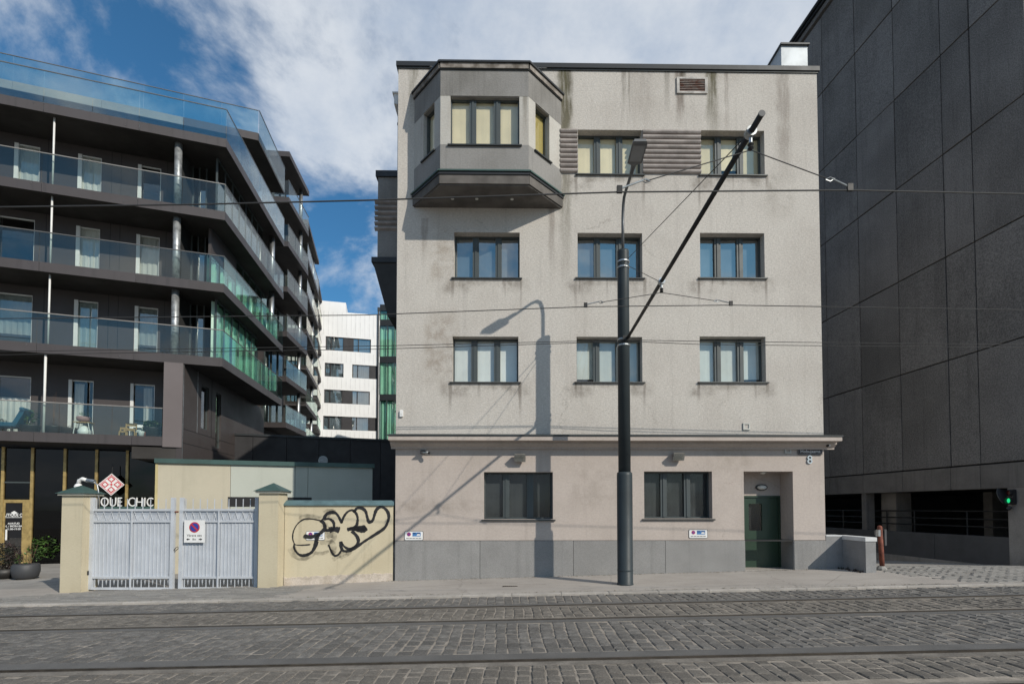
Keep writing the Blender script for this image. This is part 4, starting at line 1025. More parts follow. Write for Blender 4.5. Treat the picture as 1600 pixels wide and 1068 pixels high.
MB().prism([lpt(UL, 4.7), lpt(-1.5, 4.7), spt(LA - .1, 3), spt(LA - .1, 9), lpt(UL, 12)], ZB[0] + .3, ZB[4] + .1).build('core', MT['brown'], apt)
# set-back top storey with its roof terrace
pent = M('penthouse_wall', (.24, .25, .24), .7, var=.1, scale=.7)
US7 = 3.75
def p7(d): return [lpt(UL, 3.6 + d), spt(US7 + d * .6, .05 + d), spt(LA, .05 + d), spt(LA, 9), lpt(UL, 12)]
pa, pb = Vector(lpt(UL, 3.55)), Vector(spt(US7, .05)); L7 = (pb - pa).length; A7 = math.atan2(pb.y - pa.y, pb.x - pa.x)
MB().prism(p7(.03), ZP, ZP + .3).build('roof_slab', MT['soffit'], apt)
for k in range(5): MB().box(L7 * k / 5 + .006, L7 * (k + 1) / 5 - .006, -.02, .02, ZP - .02, ZP + .34).build('fascia_board', MT['fascia'] if k > 3 else pent, apt, (*pa, 0), A7)
for k in range(2): MB().box(US7 + (LA - US7) * k / 2 + .006, US7 + (LA - US7) * (k + 1) / 2 - .006, .03, .07, ZP - .02, ZP + .34).build('fascia_board', MT['fascia'], apt, None, AS)
balustrade(A7, (*pa, 0), 0, L7, ZP + .34, 1.12, G_top, 1.6, railm); balustrade(AS, None, US7, LA, ZP + .34, 1.12, G_bal, 1.4, railm)
z0, z1 = ZB[4] + TH, ZP
MB().prism([lpt(UL, 5.2), spt(US7 + 1.0, 1.2), spt(LA - .1, 1.2), spt(LA - .1, 8), lpt(UL, 11)], z0 - .02, z1 + .02).build('penthouse_wall', pent, apt)
pg = MB().box(US7 + 1.1, LA - .1, 1.10, 1.19, z1 - .1, z1).build('penthouse_glazing', MT['frame'], apt, None, AS)
n = 4; w_ = (LA - .2 - US7 - 1.1) / n
for k in range(n):
    MB().box(US7 + 1.1 + k*w_ + .03, US7 + 1.1 + (k+1)*w_ - .03, 1.12, 1.14, z0, z1 - .1).build('pane', G_side, pg)
    MB().box(US7 + 1.1 + k*w_ - .03, US7 + 1.1 + k*w_ + .03, 1.10, 1.19, z0, z1 - .1).build('mullion', MT['frame'], pg)
MB().box(UL, -1.2, 1.9, 2.05, z0, z0 + .85).build('terrace_wall', M('terrace_planter', (.30, .32, .30), .8, var=.15, scale=.8), apt, None, AF)
for u in (-9.5, -6.2, -3.2): MB().box(u, u + 1.6, 5.08, 5.2, z0 + .1, z0 + 2.3).build('penthouse_window', G_side, apt, None, AF)
# ---- first floor (behind the lowest balcony) and its corner pier
z0, z1 = ZB[0] + TH, ZB[1]
uq = lh(285, 640)[0]; up_ = lh(255, 640)[0]
MB().box(UL, up_, 0, 9, ZB[0], z0 - .02).build('balcony_slab', MT['soffit'], apt, None, AF)
u = UL
while u < up_ - .01:
    e = min(up_, u + 3.0); MB().box(u + .006, e - .006, -.028, .0, ZB[0] - .01, z0).build('fascia_board', MT['fascia'], apt, None, AF); u = e
balustrade(AF, (*lpt(0, -.03), 0), UL, up_ - .02, z0, 1.1, G_bal, 1.6, raill)
MB().box(up_, uq, -.02, V1, ZB[0] - .05, z1).build('corner_pier', M('pier_cladding', (.135, .115, .115), .6, var=.06, scale=.6), apt, None, AF)
cols1 = [(lh(-12, 650, V1)[0], lh(47, 650, V1)[0]), (lh(106, 650, V1)[0], lh(145, 650, V1)[0]), (lh(203, 650, V1)[0], lh(241, 650, V1)[0])]
ho = [(a, b, z0 + .02, z0 + 2.35) for a, b in cols1]
wall_holes(UL, up_ + .1, z0, z1, ho, .25).build('storey_wall', MT['brown'], apt, (*lpt(0, V1), 0), AF)
for k, hh in enumerate(ho):
    w_ = tallwin(hh[0], hh[1], hh[2], hh[3], G_win, False); W0 = hh[1] - hh[0]
    MB().box(0, .11, -.02, .04, 0, hh[3] - hh[2]).build('casement', MT['wframe'], w_)
    cw = W0 if k == 0 else W0 * .38
    c = curtain(cw, 1.5 if k == 0 else 2.2, .03); x0 = 0 if k < 2 else W0 - cw
    c.v = [(x + x0 + (0 if k == 0 else (.12 * (1 if k == 1 else -1)) * (abs(z - 1.0))), y + .2, z + .02) for x, y, z in c.v]; c.build('curtain', curt, w_)
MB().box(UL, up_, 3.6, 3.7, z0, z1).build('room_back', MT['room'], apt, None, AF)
uu = lh(69, 640, .15)[0]; MB().tube([(*lpt(uu, .15), z0), (*lpt(uu, .15), z1)], .04, 8).build('divider_post', MT['wframe'], apt, smooth=True)
# flank below the overhang: panelled wall leaning back into the passage
Q = Vector(lpt(uq, 0)); FQ = Frame(CX + Q.x, CY + Q.y, AS)
wf = [(FQ.hit(314, 660)[0], FQ.hit(326, 660)[0], 5.15, 7.0), (FQ.hit(337, 660)[0], FQ.hit(345, 660)[0], 4.5, 7.0)]
wall_holes(0, 9.5, ZB[0] - .55, z1, wf, .2).build('flank_wall', MT['brown'], apt, (*Q, 0), AS)
for a, b, c, d in wf: window(apt, (*(Q + LS.u * a), c), AS, b - a, d - c, MT['room'], 1, G_side, recess=.06, sill=False, cur=True)
for u, za_, zb_ in ((.05, ZB[0] - .55, z1), (1.25, 4.9, z1), (2.6, 4.9, z1)): MB().box(u - .012, u + .012, -.012, .0, za_, zb_).build('cladding_joint', MT['steel'] if u < 1.5 else MT['black'], apt, (*Q, 0), AS)
for za_ in (4.9, 4.35): MB().box(.1, 9, -.006, .004, za_ - .008, za_ + .008).build('cladding_joint', MT['black'], apt, (*Q, 0), AS)
MB().box(lh(205, 700)[0], uq - .02, .05, 3.0, ZB[0] - .52, ZB[0] - .06).build('entrance_soffit', MT['soffit'], apt, None, AF)
# ---- shop front on the ground floor
V0 = 1.35; zg = gz(-18, 20) - .02
zs1 = ZB[0] - .1
sf = MB().box(UL, lh(247, 760, V0)[0], V0 + .18, V0 + .3, zg - .4, zs1).build('shop_front', MT['black'], apt, None, AF)
pxm = [-52, 3, 49, 100, 149.5, 197.5, 245.5]; um = [lh(p, 790, V0)[0] for p in pxm]
for u in um: MB().box(u - .05, u + .04, V0 - .02, V0 + .17, zg - .3, zs1).build('brass_mullion', MT['gold'], sf)
blackglass = glass_mat('black_shop_glass', (.06, .06, .065), .01, .45)
for a, b in zip(um, um[1:]):
    if abs(a - um[1]) < .01: continue
    MB().quad((a + .04, V0 + .05, zg), (b - .05, V0 + .05, zg), (b - .05, V0 + .05, zs1), (a + .04, V0 + .05, zs1)).build('shop_pane', blackglass, sf)
zd = lh(20, 785, V0)[1]
a, b = um[1] + .04, um[2] - .05
MB().quad((a, V0 + .05, zd + .12), (b, V0 + .05, zd + .12), (b, V0 + .05, zs1), (a, V0 + .05, zs1)).build('shop_pane', blackglass, sf)
MB().box(a, b, V0 + .02, V0 + .1, zd + .75, zd + .80).build('transom_bar', MT['frame'], sf)
dfr = MB().box(a - .02, b + .02, V0 - .0, V0 + .12, zd, zd + .12).box(b - .22, b, V0, V0 + .12, zg, zd).box(a, a + .06, V0, V0 + .12, zg, zd).build('shop_door', MT['gold'], sf)
zdm = lh(20, 840, V0)[1]
DG = M('door_film', (.015, .015, .017), .5, spec=.2)
MB().quad((a + .06, V0 + .03, zg + .05), (b - .22, V0 + .03, zg + .05), (b - .22, V0 + .03, zdm), (a + .06, V0 + .03, zdm)).build('door_pane', glass_mat('door_glass', (.5, .5, .48), .12, 1.0), sf)
MB().box(a + .06, b - .22, V0 + .03, V0 + .045, zdm, zd).build('door_film', DG, sf)
MB().tube([(a + .14, V0 - .05, zg + .95), (a + .14, V0 - .05, zg + 1.35)], .03, 8).build('door_handle', MT['white'], sf)
um_ = (a + .06 + b - .22) / 2
def dtext(s_, px, py, size, bold=.002):
    u, z = lh(px, py, V0 + .02); text(s_, size, MT['white'], sf, (*LFloc(um_, V0 + .022), z), AF, .001, bold)
def LFloc(u, v): return (u, v)
sft = sf
def ftext(s_, py, size, bold=.002, sx=1.0):
    z = lh(20, py, V0)[1]; o = text(s_, size, MT['white'], sf, (um_, V0 + .022, z), 0, .001, bold, sx=sx)
ftext('BOUTIQUE CHIC', 806, .15, .004, .78); ftext('AVATUD', 818.5, .09); ftext('E-L / MON-SAT', 822.8, .10, sx=.95); ftext('11.00-19.00', 827.2, .09)
zq = lh(20, 800.5, V0)[1]; plate([(um_ + dx, zq + dz_) for dx, dz_ in ((-.1, 0), (0, -.07), (.1, 0), (0, .07))], V0 + .02, V0 + .028).build('door_emblem', MT['white'], sf)
MB().box(um_ - .3, um_ + .3, V0 + .022, V0 + .028, lh(20, 808.2, V0)[1], lh(20, 807.5, V0)[1]).build('door_print_line', MT['white'], sf)
# hanging emblem and raised letters
VE = V0 - .35
e0, ez = lh(174.5, 756.5, VE); ew = lh(195, 756, VE)[0] - e0; eh = ew
em = thing('shop_emblem', 'white and red diamond emblem board hanging over the shop lettering', 'emblem', LF.w(e0, VE, ez), AF)
plate([(ew, 0), (0, eh), (-ew, 0), (0, -eh)], -.03, 0).build('board', MT['white'], em)
edge = M('emblem_red', (.55, .05, .06), .5)
for s_ in range(4):
    a_ = R(90 * s_ + 45); c_, s2 = math.cos(a_), math.sin(a_); hw = ew / math.sqrt(2)
    rot = lambda x, z: (x * c_ - z * s2, x * s2 + z * c_)
    plate([rot(-hw + .02, hw - .05), rot(hw - .02, hw - .05), rot(hw - .02, hw - .03), rot(-hw + .02, hw - .03)][::-1], -.034, -.030).build('edge_line', edge, em)
for cx_, cz_ in ((0, .47), (0, -.47), (.47, 0), (-.47, 0)):
    cx2, cz2 = cx_ * ew, cz_ * eh; r_ = .20 * ew
    plate([(cx2 + r_ * 1.55, cz2), (cx2, cz2 + r_ * 1.55), (cx2 - r_ * 1.55, cz2), (cx2, cz2 - r_ * 1.55)], -.036, -.030).build('tile', edge, em)
    for dx, dz_ in ((.5, 0), (-.5, 0), (0, .5), (0, -.5)): disc(cx2 + dx * r_, cz2 + dz_ * r_, r_ * .36, -.040, -.036, 10).build('petal', MT['white'], em)
    disc(cx2, cz2, r_ * .28, -.042, -.036, 8).build('petal_heart', MT['white'], em)
plate([(.05 * ew, .05 * ew), (0, .16 * ew), (-.05 * ew, .05 * ew), (-.16 * ew, 0), (-.05 * ew, -.05 * ew), (0, -.16 * ew), (.05 * ew, -.05 * ew), (.16 * ew, 0)], -.040, -.030).build('star', edge, em)
MB().tube([(0, .0, eh * .9), (0, .05, eh + .35)], .015, 6).build('hanger', MT['cable'], em)
VLt = V0 - .3; l0, lz = lh(239, 790, VLt); lz0 = lh(200, 790.5, VLt)[1]
le = thing('shop_lettering', 'raised white capital letters standing on a green ledge of the shop front', 'lettering', LF.w(lh(200, 790, VLt)[0], VLt, lz0), AF)
W0 = lh(240, 784, VLt)[0]; lw_x = lambda px: lh(px, 784, VLt)[0] - lh(200, 790, VLt)[0]
hL = lh(200, 776.5, VLt)[1] - lz0
def letters(word, xa, xb):
    me = text_mesh(word, 1.0, .0, 0, 'LEFT'); ww = max(v.co.x for v in me.vertices); hgt = max(v.co.y for v in me.vertices); bpy.data.meshes.remove(me)
    o = text(word, 1.0, MT['white'], le, (xa, -.02, 0), 0, .03, -.004, align='LEFT'); o.scale = ((xb - xa) / ww, hL / hgt, 1)
letters('BOUTIQUE', lw_x(106), lw_x(191)); letters('CHIC', lw_x(200), lw_x(240))
MB().box(lw_x(150), lw_x(251), -.12, .25, -.26, -.01).build('ledge', MT['greenmetal'], le)

# ---- beige annex with green coping, dark block behind
FA = Frame(-11.05, 15.9, AF); ah = FA.hit
AN = thing('annex_wall', 'low beige and pale green annex with a green metal coping behind the gate', 'building', FA.w(0, 0, 0), AF)
za_ = ah(420, 727)[1]
cuts = [0, ah(360, 760)[0], ah(461, 760)[0], ah(481, 760)[0], ah(582, 760)[0]]
mats = [MT['beige'], MT['palegreen'], MT['palegreen'], MT['palegreen']]
for k in range(4): MB().box(cuts[k] + .006, cuts[k+1] - .006, 0, 1.8, -.8, za_).build('render_panel', mats[k], AN)
MB().box(-.05, cuts[-1] + .06, -.08, 1.85, za_, za_ + .14).build('coping', MT['greenmetal'], AN)
MB().box(-.035, .03, -.02, .02, -.8, za_ - .01).build('corner_trim', M('corner_trim', (.52, .44, .22), .6), AN)
MB().box(ah(356, 782)[0], ah(487, 782)[0], -.008, .05, ah(400, 791)[1], ah(400, 776)[1]).build('strip_window', MT['black'], AN)
DK = Frame(*LF.w(0, 5.2).xy, AF); dk0, dk1 = DK.hit(340, 720)[0], DK.hit(640, 720)[0]
zdk = (DK.hit(400, 681)[1] + DK.hit(600, 683)[1]) / 2
db = thing('dark_block', 'black clad single storey block behind the annex', 'building', DK.w(dk0, 0, 0), AF)
nb = 6
for k in range(nb): MB().box((dk1 - dk0) * k / nb + .01, (dk1 - dk0) * (k + 1) / nb - .01, 0, 6, -.8, zdk - .1).build('cladding_panel', MT['darkclad'], db)
MB().box(-.1, dk1 - dk0 + .1, -.06, 6.1, zdk - .1, zdk).build('roof_edge', MT['cap'], db)
t = thing('round_wall_lamp', 'round glass wall lamp on the black block above the annex', 'lamp', DK.w(DK.hit(505, 719)[0], -.02, DK.hit(505, 719)[1]), AF)
disc(0, 0, .20, -.10, 0).build('glass', M('lamp_frost', (.30, .30, .31), .4), t); disc(0, 0, .23, -.05, 0.01).build('rim', MT['steel'], t)
for k in (-.07, 0, .07): MB().box(-.18, .18, -.115, -.10, k - .01, k + .01).build('guard_bar', MT['steel'], t)
pd = LF.w(lh(360, 700, 4.9)[0], 4.9); t = thing('downpipe', 'thin grey downpipe in the dark passage under the balconies', 'pipe', pd)
MB().tube([(0, 0, 0), (0, 0, 6.8)], .06, 8).build('pipe', MT['steel'], t, smooth=True); MB().tube([(0, 0, 5.0), (0, 0, 5.1)], .075, 8).build('clip', MT['sill'], t)

# ================================================================== FAR BLOCKS OF THE COURTYARD
def far_block(label, p0, p1, z_levels, widths, white, ex_front=6.0):
    p0, p1 = Vector(p0), Vector(p1); d = p1 - p0; L = d.length; ang = math.atan2(d.y, d.x)
    t = thing('balcony_block', label, 'building', (p0.x, p0.y, 0), ang, 'stepped balcony blocks along the courtyard')
    wm = MT['whiteclad'] if white else MT['brown']
    MB().box(.2, L - .1, 1.6, 9, 0, z_levels[-1]).build('core', wm, t)
    n = len(z_levels)
    for i, z in enumerate(z_levels):
        MB().box(0, L, 0, 8, z, z + .34).build('balcony_slab', MT['fascia'], t)
        if i < n - 1:
            rail = MB().box(0, L, 0, .05, z + 1.44, z + 1.47).build('handrail', railm, t)
            k = 3
            for q in range(k): MB().box(L * q / k + .03, L * (q + 1) / k - .03, .01, .03, z + .1, z + 1.44).build('glass_panel', G_balg if i < 3 else G_bal, rail)
            MB().box(0, .03, .03, 1.6, z + .1, z + 1.44).build('glass_panel', G_bal, rail)
            MB().tube([(L * .86, .4, z + .34), (L * .86, .4, z_levels[i+1])], .13, 10).build('round_column', MT['steel'], t, smooth=True)
            for q in range(3):
                w_ = MB().box(.4 + L * .28 * q, .4 + L * .28 * q + L * .2, 1.52, 1.59, z + .4, z + 2.7).build('window', MT['frame'], t)
                MB().box(.46 + L * .28 * q, .34 + L * .28 * q + L * .2, 1.505, 1.515, z + .5, z + 2.6).build('pane', G_side, w_)
            if white: MB().box(0, L, -.02, .0, z - .0, z + .9).build('white_parapet', MT['whiteclad'], t)
    return t
lev = [4.0, 7.0, 10.0, 12.95, 15.9, 18.9, 21.85, 24.9]
far_block('tall brown balcony block directly behind the long glass balconies', (-14.65, 33), (-15.05, 37.3), lev, None, False)
far_block('second stepped balcony block deeper in the courtyard with pale parapets', (-16.6, 41), (-18.35, 48), lev, None, False)
far_block('farthest stepped balcony block touching the white building', (-19.9, 52), (-22.6, 61), lev, None, False)
# white building
AW = math.atan2(800, 3250); FW = Frame(-21.5, 57, AW); wh = FW.hit
wb0 = wh(494, 580)[0]; wb1 = wh(594, 580)[0]; wst = wh(540.5, 480)[0]
wb = thing('white_building', 'bright white clad building with dark window bands at the end of the courtyard', 'building', FW.w(0, 0, 0), AW)
ztw1 = wh(565, 490)[1]; ztw2 = wh(520, 471)[1]
rows = [(525.7, 547.5), (566.8, 588.4), (608, 629.5), (649, 670.5)]
def wrect(x0, x1, y0, y1): return (wh(x0, 600)[0], wh(x1, 600)[0], wh(540, y1 + 1)[1], wh(540, y0 + 1.5)[1])
wl_ = [[(508, 536.5, 'w'), (536.5, 550.5, 'd'), (550.5, 579, 'w')], [(507, 536.5, 'w'), (550, 578, 'w'), (578, 591.5, 'd')], [(506.5, 535.5, 'w'), (535.5, 549.5, 'd'), (549.5, 578, 'w')], [(505.5, 535, 'w'), (535, 549, 'd'), (549, 577, 'w'), (577, 591, 'd')]]
allr = [(wrect(a, b, *rows[r]), k) for r, li in enumerate(wl_) for a, b, k in li]
wall_holes(wb0 - 5, wb1, -.5, ztw1, [r for r, k in allr], .3).build('front_wall', MT['whiteclad'], wb)
MB().box(wb0 - 5, wst, 0, 6, ztw1 + .004, ztw2).build('upper_storey', MT['whiteclad'], wb)
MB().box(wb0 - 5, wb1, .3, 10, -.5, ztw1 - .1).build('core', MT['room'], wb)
MB().box(wb1 - .02, wb1 + .0, .02, 10, -.5, ztw1 - .02).build('side_wall', MT['whiteclad'], wb)
panel = M('dark_window_panel', (.035, .033, .036), .6)
seamm = M('white_seam', (0.72, 0.72, 0.72), .7)
for k in range(14):                                 # standing seams of the white cladding
    us_ = wb0 + (wb1 - wb0) * (k + .5) / 14
    for za_, zb_ in ((wh(540, 525)[1], ztw1), (wh(540, 566)[1], wh(540, 549)[1]), (wh(540, 607)[1], wh(540, 590)[1]), (wh(540, 648)[1], wh(540, 631)[1]), (3.0, wh(540, 673)[1])):
        MB().box(us_ - .02, us_ + .02, -.02, .0, za_ + .05, zb_ - .05).build('cladding_seam', seamm, wb)
for (a, b, c, d), k in allr:
    if k == 'd': MB().box(a + .005, b - .005, .10, .25, c + .005, d - .005).build('dark_panel', panel, wb)
    else:
        w_ = window(wb, (a, 0, c), 0, b - a, d - c, MT['blueblind'], 1, G_refl, recess=.13, fr=.1, fmat=panel, sill=False, splits=[(b - a) * .28], mull=.1, cur=True)
u = wb0
while u < wb1:                                      # cladding seams
    pass
    u += 100
t = thing('rain_pipe', 'dark rain pipe running down the right edge of the white building', 'pipe', FW.w(wh(590.5, 600)[0], -.15, 0), AW)
MB().tube([(0, 0, 0), (0, 0, wh(590, 483)[1])], .09, 8).build('pipe', MT['cap'], t); MB().box(-.12, .3, -.12, .12, wh(590, 486)[1], wh(590, 481)[1]).build('hopper', MT['cap'], t)
# green curtain-wall block
FGn = Frame(0, 41, 0); gg = FGn.hit
gb0, gb1 = gg(593, 600)[0], gg(650, 600)[0]; gt_ = gg(605, 481)[1]
gb = thing('green_glass_block', 'green glass curtain wall block squeezed beside the grey building', 'building', FGn.w(gb0, 0, 0))
MB().box(.1, gb1 - gb0, .4, 8, 0, gt_).build('core', MT['room'], gb)
bands = [gg(605, y)[1] for y in (690, 620, 561, 503.5, 480)]
for i, z in enumerate(bands): MB().box(0, gb1 - gb0, -.05, .3, z - .28, z + .22).build('floor_band', MT['cap'], gb)
for i in range(4):
    for k in range(5):
        MB().box(k * .6 + .03, k * .6 + .57, .0, .02, bands[i] + .2, bands[i+1] - .28).build('pane', G_balg, gb)
        MB().box(k * .6 - .03, k * .6 + .03, -.03, .05, bands[i] + .2, bands[i+1] - .28).build('mullion', MT['frame'], gb)
    c = curtain(3, bands[i+1] - bands[i] - .45, .05, 30); c.v = [(x, y + .2, z + bands[i] + .2) for x, y, z in c.v]; c.build('curtain', MT['mint'], gb)

# ================================================================== GATE, PILLARS, YELLOW WALL
MT['yellowr'] = stucco('yellow_render', (.50, .445, .325), (.44, .385, .275), (), grain=.06, streak_amt=.32, cracks=.6, gscale=35, bump=.15)
MT['peel'] = M('peeling_base', (.50, .44, .38), .9, var=.15, scale=4, grain=.15, bump=.4, bscale=20, col2=(.36, .31, .25))
def pillar(px0, px1, pyt, label):
    a = at(px0, 850, 12.35).x; b = at(px1, 850, 12.35).x; zt = at(px0, pyt, 12.35).z; zb_ = gz((a + b) / 2, 12.5)
    t = thing('gate_pillar', label, 'gate pillar', ((a + b) / 2, 12.60, zb_), 0, 'pillars of the yard gate'); w = (b - a) / 2; H = zt - zb_
    MB().box(-w, w, -.25, .25, -.3, H, .012).build('shaft', MT['yellowr'], t)
    MB().box(-w - .06, w + .06, -.31, .31, H + .001, H + .05).build('capstone', M('capstone', (.52, .50, .42), .8), t)
    m = MB(); e = .10; m.v = [(-w - e, -.25 - e, H + .05), (w + e, -.25 - e, H + .05), (w + e, .25 + e, H + .05), (-w - e, .25 + e, H + .05), (0, 0, H + .26)]
    m.f = [(3, 2, 1, 0), (0, 1, 4), (1, 2, 4), (2, 3, 4), (3, 0, 4)]; m.build('pyramid_cap', MT['greenmetal'], t)
    return t, w, H
pl, pw_, pH = pillar(95, 128, 773.5, 'cream gate pillar with green pyramid cap at the left end of the gate')
MB().box(.19, .20, -.12, -.06, .42, .54).build('outlet_box', MT['black'], pl); 
MB().box(pw_ - .002, pw_ + .012, -.08, -.0, .40, .50).build('outlet_box', MT['black'], pl)
pillar(403.5, 434, 770, 'cream gate pillar with green pyramid cap between the gate and the graffiti wall')
t = thing('gooseneck_lamp', 'white globe lamp on a bent pipe above the left gate pillar', 'lamp', at(124, 768, 12.75))
q = lambda px, py: at(px, py, 12.75) - Vector(t.location)
MB().tube([q(154, 800), q(154, 768), q(152, 757), q(147, 752.5), q(138, 751)], .018, 8).build('pipe', MT['steel'], t, smooth=True)
MB().tube([q(136, 750), q(129, 747.5), q(124, 750), q(122.5, 756)], .045, 10).build('neck', MT['white'], t, smooth=True)
MB().tube([q(148, 752), q(136, 750)], .05, 10).build('joint', MT['steel'], t)
MB().lathe([(.02, .06), (.06, .05), (.09, 0), (.085, -.05), (.05, -.09)], 14, *q(122.5, 759)).build('globe', MT['white'], t, smooth=True)

GY = 12.60
def leaf(px0, px1, label):
    a = at(px0, 850, GY).x; b = at(px1, 850, GY).x; zg_ = at((px0 + px1) / 2, 920.5, GY).z
    t = thing('gate_leaf', label, 'gate', (a, GY, zg_), 0, 'leaves of the white yard gate'); w = b - a
    Z = lambda py: at((px0 + px1) / 2, py, GY).z - zg_
    MB().box(0, .085, -.04, .04, 0, Z(777), .006).build('stile', MT['gatepaint'], t); MB().box(w - .085, w, -.04, .04, 0, Z(777), .006).build('stile', MT['gatepaint'], t)
    for za_, h in ((0, .055), (Z(903), .05), (Z(815.5), .05), (Z(798), .055)): MB().box(.085, w - .085, -.03, .03, za_, za_ + h).build('rail', MT['gatepaint'], t)
    MB().box(.07, w - .07, .009, .016, Z(900), Z(797)).build('sheet', MT['gatesheet'], t)
    MB().box(w * .5 - .018, w * .5 + .018, -.05, -.03, 0, Z(797)).build('centre_bar', MT['gatepaint'], t)
    n = 20; st_ = (w - .17) / n
    tall = MB().box(-.008, .008, -.004, .010, 0, Z(779)).mesh('bar', MT['gatepaint'])
    tip = MB()
    short = MB(); short.box(-.007, .007, -.003, .009, .12, Z(815.5)); short.v += [(-.012, -.012, .12), (.012, -.012, .12), (.012, .012, .12), (-.012, .012, .12), (0, 0, .0)]
    k0 = len(short.v) - 5; short.f += [(k0, k0+1, k0+4), (k0+1, k0+2, k0+4), (k0+2, k0+3, k0+4), (k0+3, k0, k0+4)]
    shm = MB(); shm.v = [(x, y, z) for x, y, z in short.v]; shm.f = short.f; shm = shm.mesh('bar', MT['gatepaint'])
    for i in range(n):
        x = .085 + st_ * (i + .5)
        if i % 2 == 0: inst('bar', tall, t, (x, .0, 0))
        else: inst('bar', shm, t, (x, .0, .10))
    for i in range(10):                             # decorative chevrons
        x = .085 + 2 * st_ * (i + .25); zl, zh = Z(815) + .05, Z(799)
        for s_ in (-1, 1): MB().tube([(x + s_ * st_ * .72, -.015, zl), (x, -.015, zh)], .008, 5).build('chevron', MT['gatepaint'], t)
    return t, w
g1, w1 = leaf(141, 272.5, 'left white steel gate leaf with spiked bars and chevron band')
MB().tube([(w1 + .0, 0, 1.9), (w1 + .08, 0, 1.9)], .02, 8).build('hook', MT['rust'], g1)
MB().tube([(w1, -.02, .95), (w1 + .05, -.03, 1.02), (w1 + .10, -.02, 1.05), (w1 + .11, -.02, 1.0), (w1 + .02, -.02, .93)], .008, 6).build('chain', MT['darksteel'], g1)
for z in (.25, 1.75, 1.5): MB().tube([(-.03, 0, z - .06), (-.03, 0, z + .06)], .03, 8).build('hinge', MT['rust'], g1)
g2, w2 = leaf(281, 404, 'right white steel gate leaf carrying the square parking sign')
ss = at(287.5, 847, GY - .07); s1_ = at(320.5, 812, GY - .07); sw = s1_.x - ss.x; shh_ = s1_.z - ss.z
sg = thing('gate_sign', 'square white no parking sign with arrows fixed to the right gate leaf', 'sign', ss)
MB().box(0, sw, -.006, 0, 0, shh_).build('plate', MT['white'], sg)
rr_ = sw * .255; cx, cz = sw * .5, shh_ * .68
disc(cx, cz, rr_, -.009, -.006).build('sign_ring', MT['red'], sg); disc(cx, cz, rr_ * .78, -.012, -.009).build('sign_disc', MT['sblue'], sg)
c45 = rr_ * .55
plate([(cx - c45 - .013, cz + c45 - .013), (cx + c45 - .013, cz - c45 - .013), (cx + c45 + .013, cz - c45 + .013), (cx - c45 + .013, cz + c45 + .013)], -.0145, -.012).build('bar', MT['red'], sg)
text('Värava ees', .085, MT['ink'], sg, (cx, -.0075, shh_ * .27), extr=.001)
text('8m', .07, MT['ink'], sg, (cx, -.0075, shh_ * .105), extr=.001)
for s_ in (-1, 1):
    ax = cx + s_ * sw * .22; zz = shh_ * .145
    pts = [(ax, zz - .012), (ax + s_ * .04, zz - .012), (ax + s_ * .04, zz - .03), (ax + s_ * .085, zz), (ax + s_ * .04, zz + .03), (ax + s_ * .04, zz + .012), (ax, zz + .012)]
    plate(pts if s_ > 0 else pts[::-1], -.008, -.006).build('arrow', MT['ink'], sg)

ya, yb_ = Vector((-5.62, 12.68)), Vector((-3.03, 13.06)); dY = yb_ - ya; AY = math.atan2(dY.y, dY.x); LY = dY.length
FY = Frame(ya.x, ya.y, AY); yh = FY.hit
yw = thing('yellow_wall', 'pale yellow rendered yard wall covered with a large black graffiti tag', 'wall', (ya.x, ya.y, 0), AY)
zt_ = yh(527, 789)[1]
MB().box(0, LY, 0, .24, -.6, zt_).build('render', MT['yellowr'], yw)
MB().extr([(-.05, zt_ - .005), (-.05, zt_ + .03), (.12, zt_ + .13), (.29, zt_ + .03), (.29, zt_ - .005)], -.02, LY + .02).build('coping', M('blue_green_sheet', (.10, .17, .185), .5, var=.2, scale=3), yw)
pe = MB(); xs = rng(0, LY, 40)
zb0_, zb1_ = yh(450, 902)[1], yh(606, 894.5)[1]
top = [(x, zb0_ + (zb1_ - zb0_) * x / LY + random.uniform(-.02, .015)) for x in xs]
for (xa, za1), (xb, zb2) in zip(top, top[1:]):
    pe.quad((xa, -.018, -.6), (xb, -.018, -.6), (xb, -.018, zb2), (xa, -.018, za1)); pe.quad((xa, -.018, za1), (xb, -.018, zb2), (xb, .001, zb2 + .01), (xa, .001, za1 + .01))
pe.build('peeling_base', MT['peel'], yw)
gs = lambda zx, zy: yh(430 + zx / 7.12, 770 + zy / 7.12)
def smooth(pts, n=6):
    out = []; P = [pts[0]] + list(pts) + [pts[-1]]
    for i in range(1, len(P) - 2):
        p0, p1, p2, p3 = P[i-1], P[i], P[i+1], P[i+2]
        for k in range(n):
            t_ = k / n; out.append(tuple(.5 * (2*b + (c - a) * t_ + (2*a - 5*b + 4*c - d) * t_*t_ + (3*b - a - 3*c + d) * t_**3) for a, b, c, d in zip(p0, p1, p2, p3)))
    return out + [pts[-1]]
def stroke(pts, w0, w1, mat, y, name):
    p = [Vector(gs(*q)) for q in smooth(pts)]; m = MB(); n = len(p)
    for i in range(n):
        d = (p[min(i+1, n-1)] - p[max(i-1, 0)]); d = d.normalized() if d.length else Vector((1, 0)); nn = Vector((-d.y, d.x))
        hw = (w0 + (w1 - w0) * i / (n - 1)) * .60 / 7.12 / 800 * 12.9 * (1 + .08 * math.sin(i * 1.7) + .14 * math.sin(i * .37 + w0))
        if i in (0, n - 1): hw *= .5
        a, b = p[i] + nn * hw, p[i] - nn * hw; m.v += [(a.x, y, a.y), (b.x, y, b.y)]
    for i in range(n - 1): m.f.append((2*i + 1, 2*i + 3, 2*i + 2, 2*i))
    return m.build(name, mat, yw)
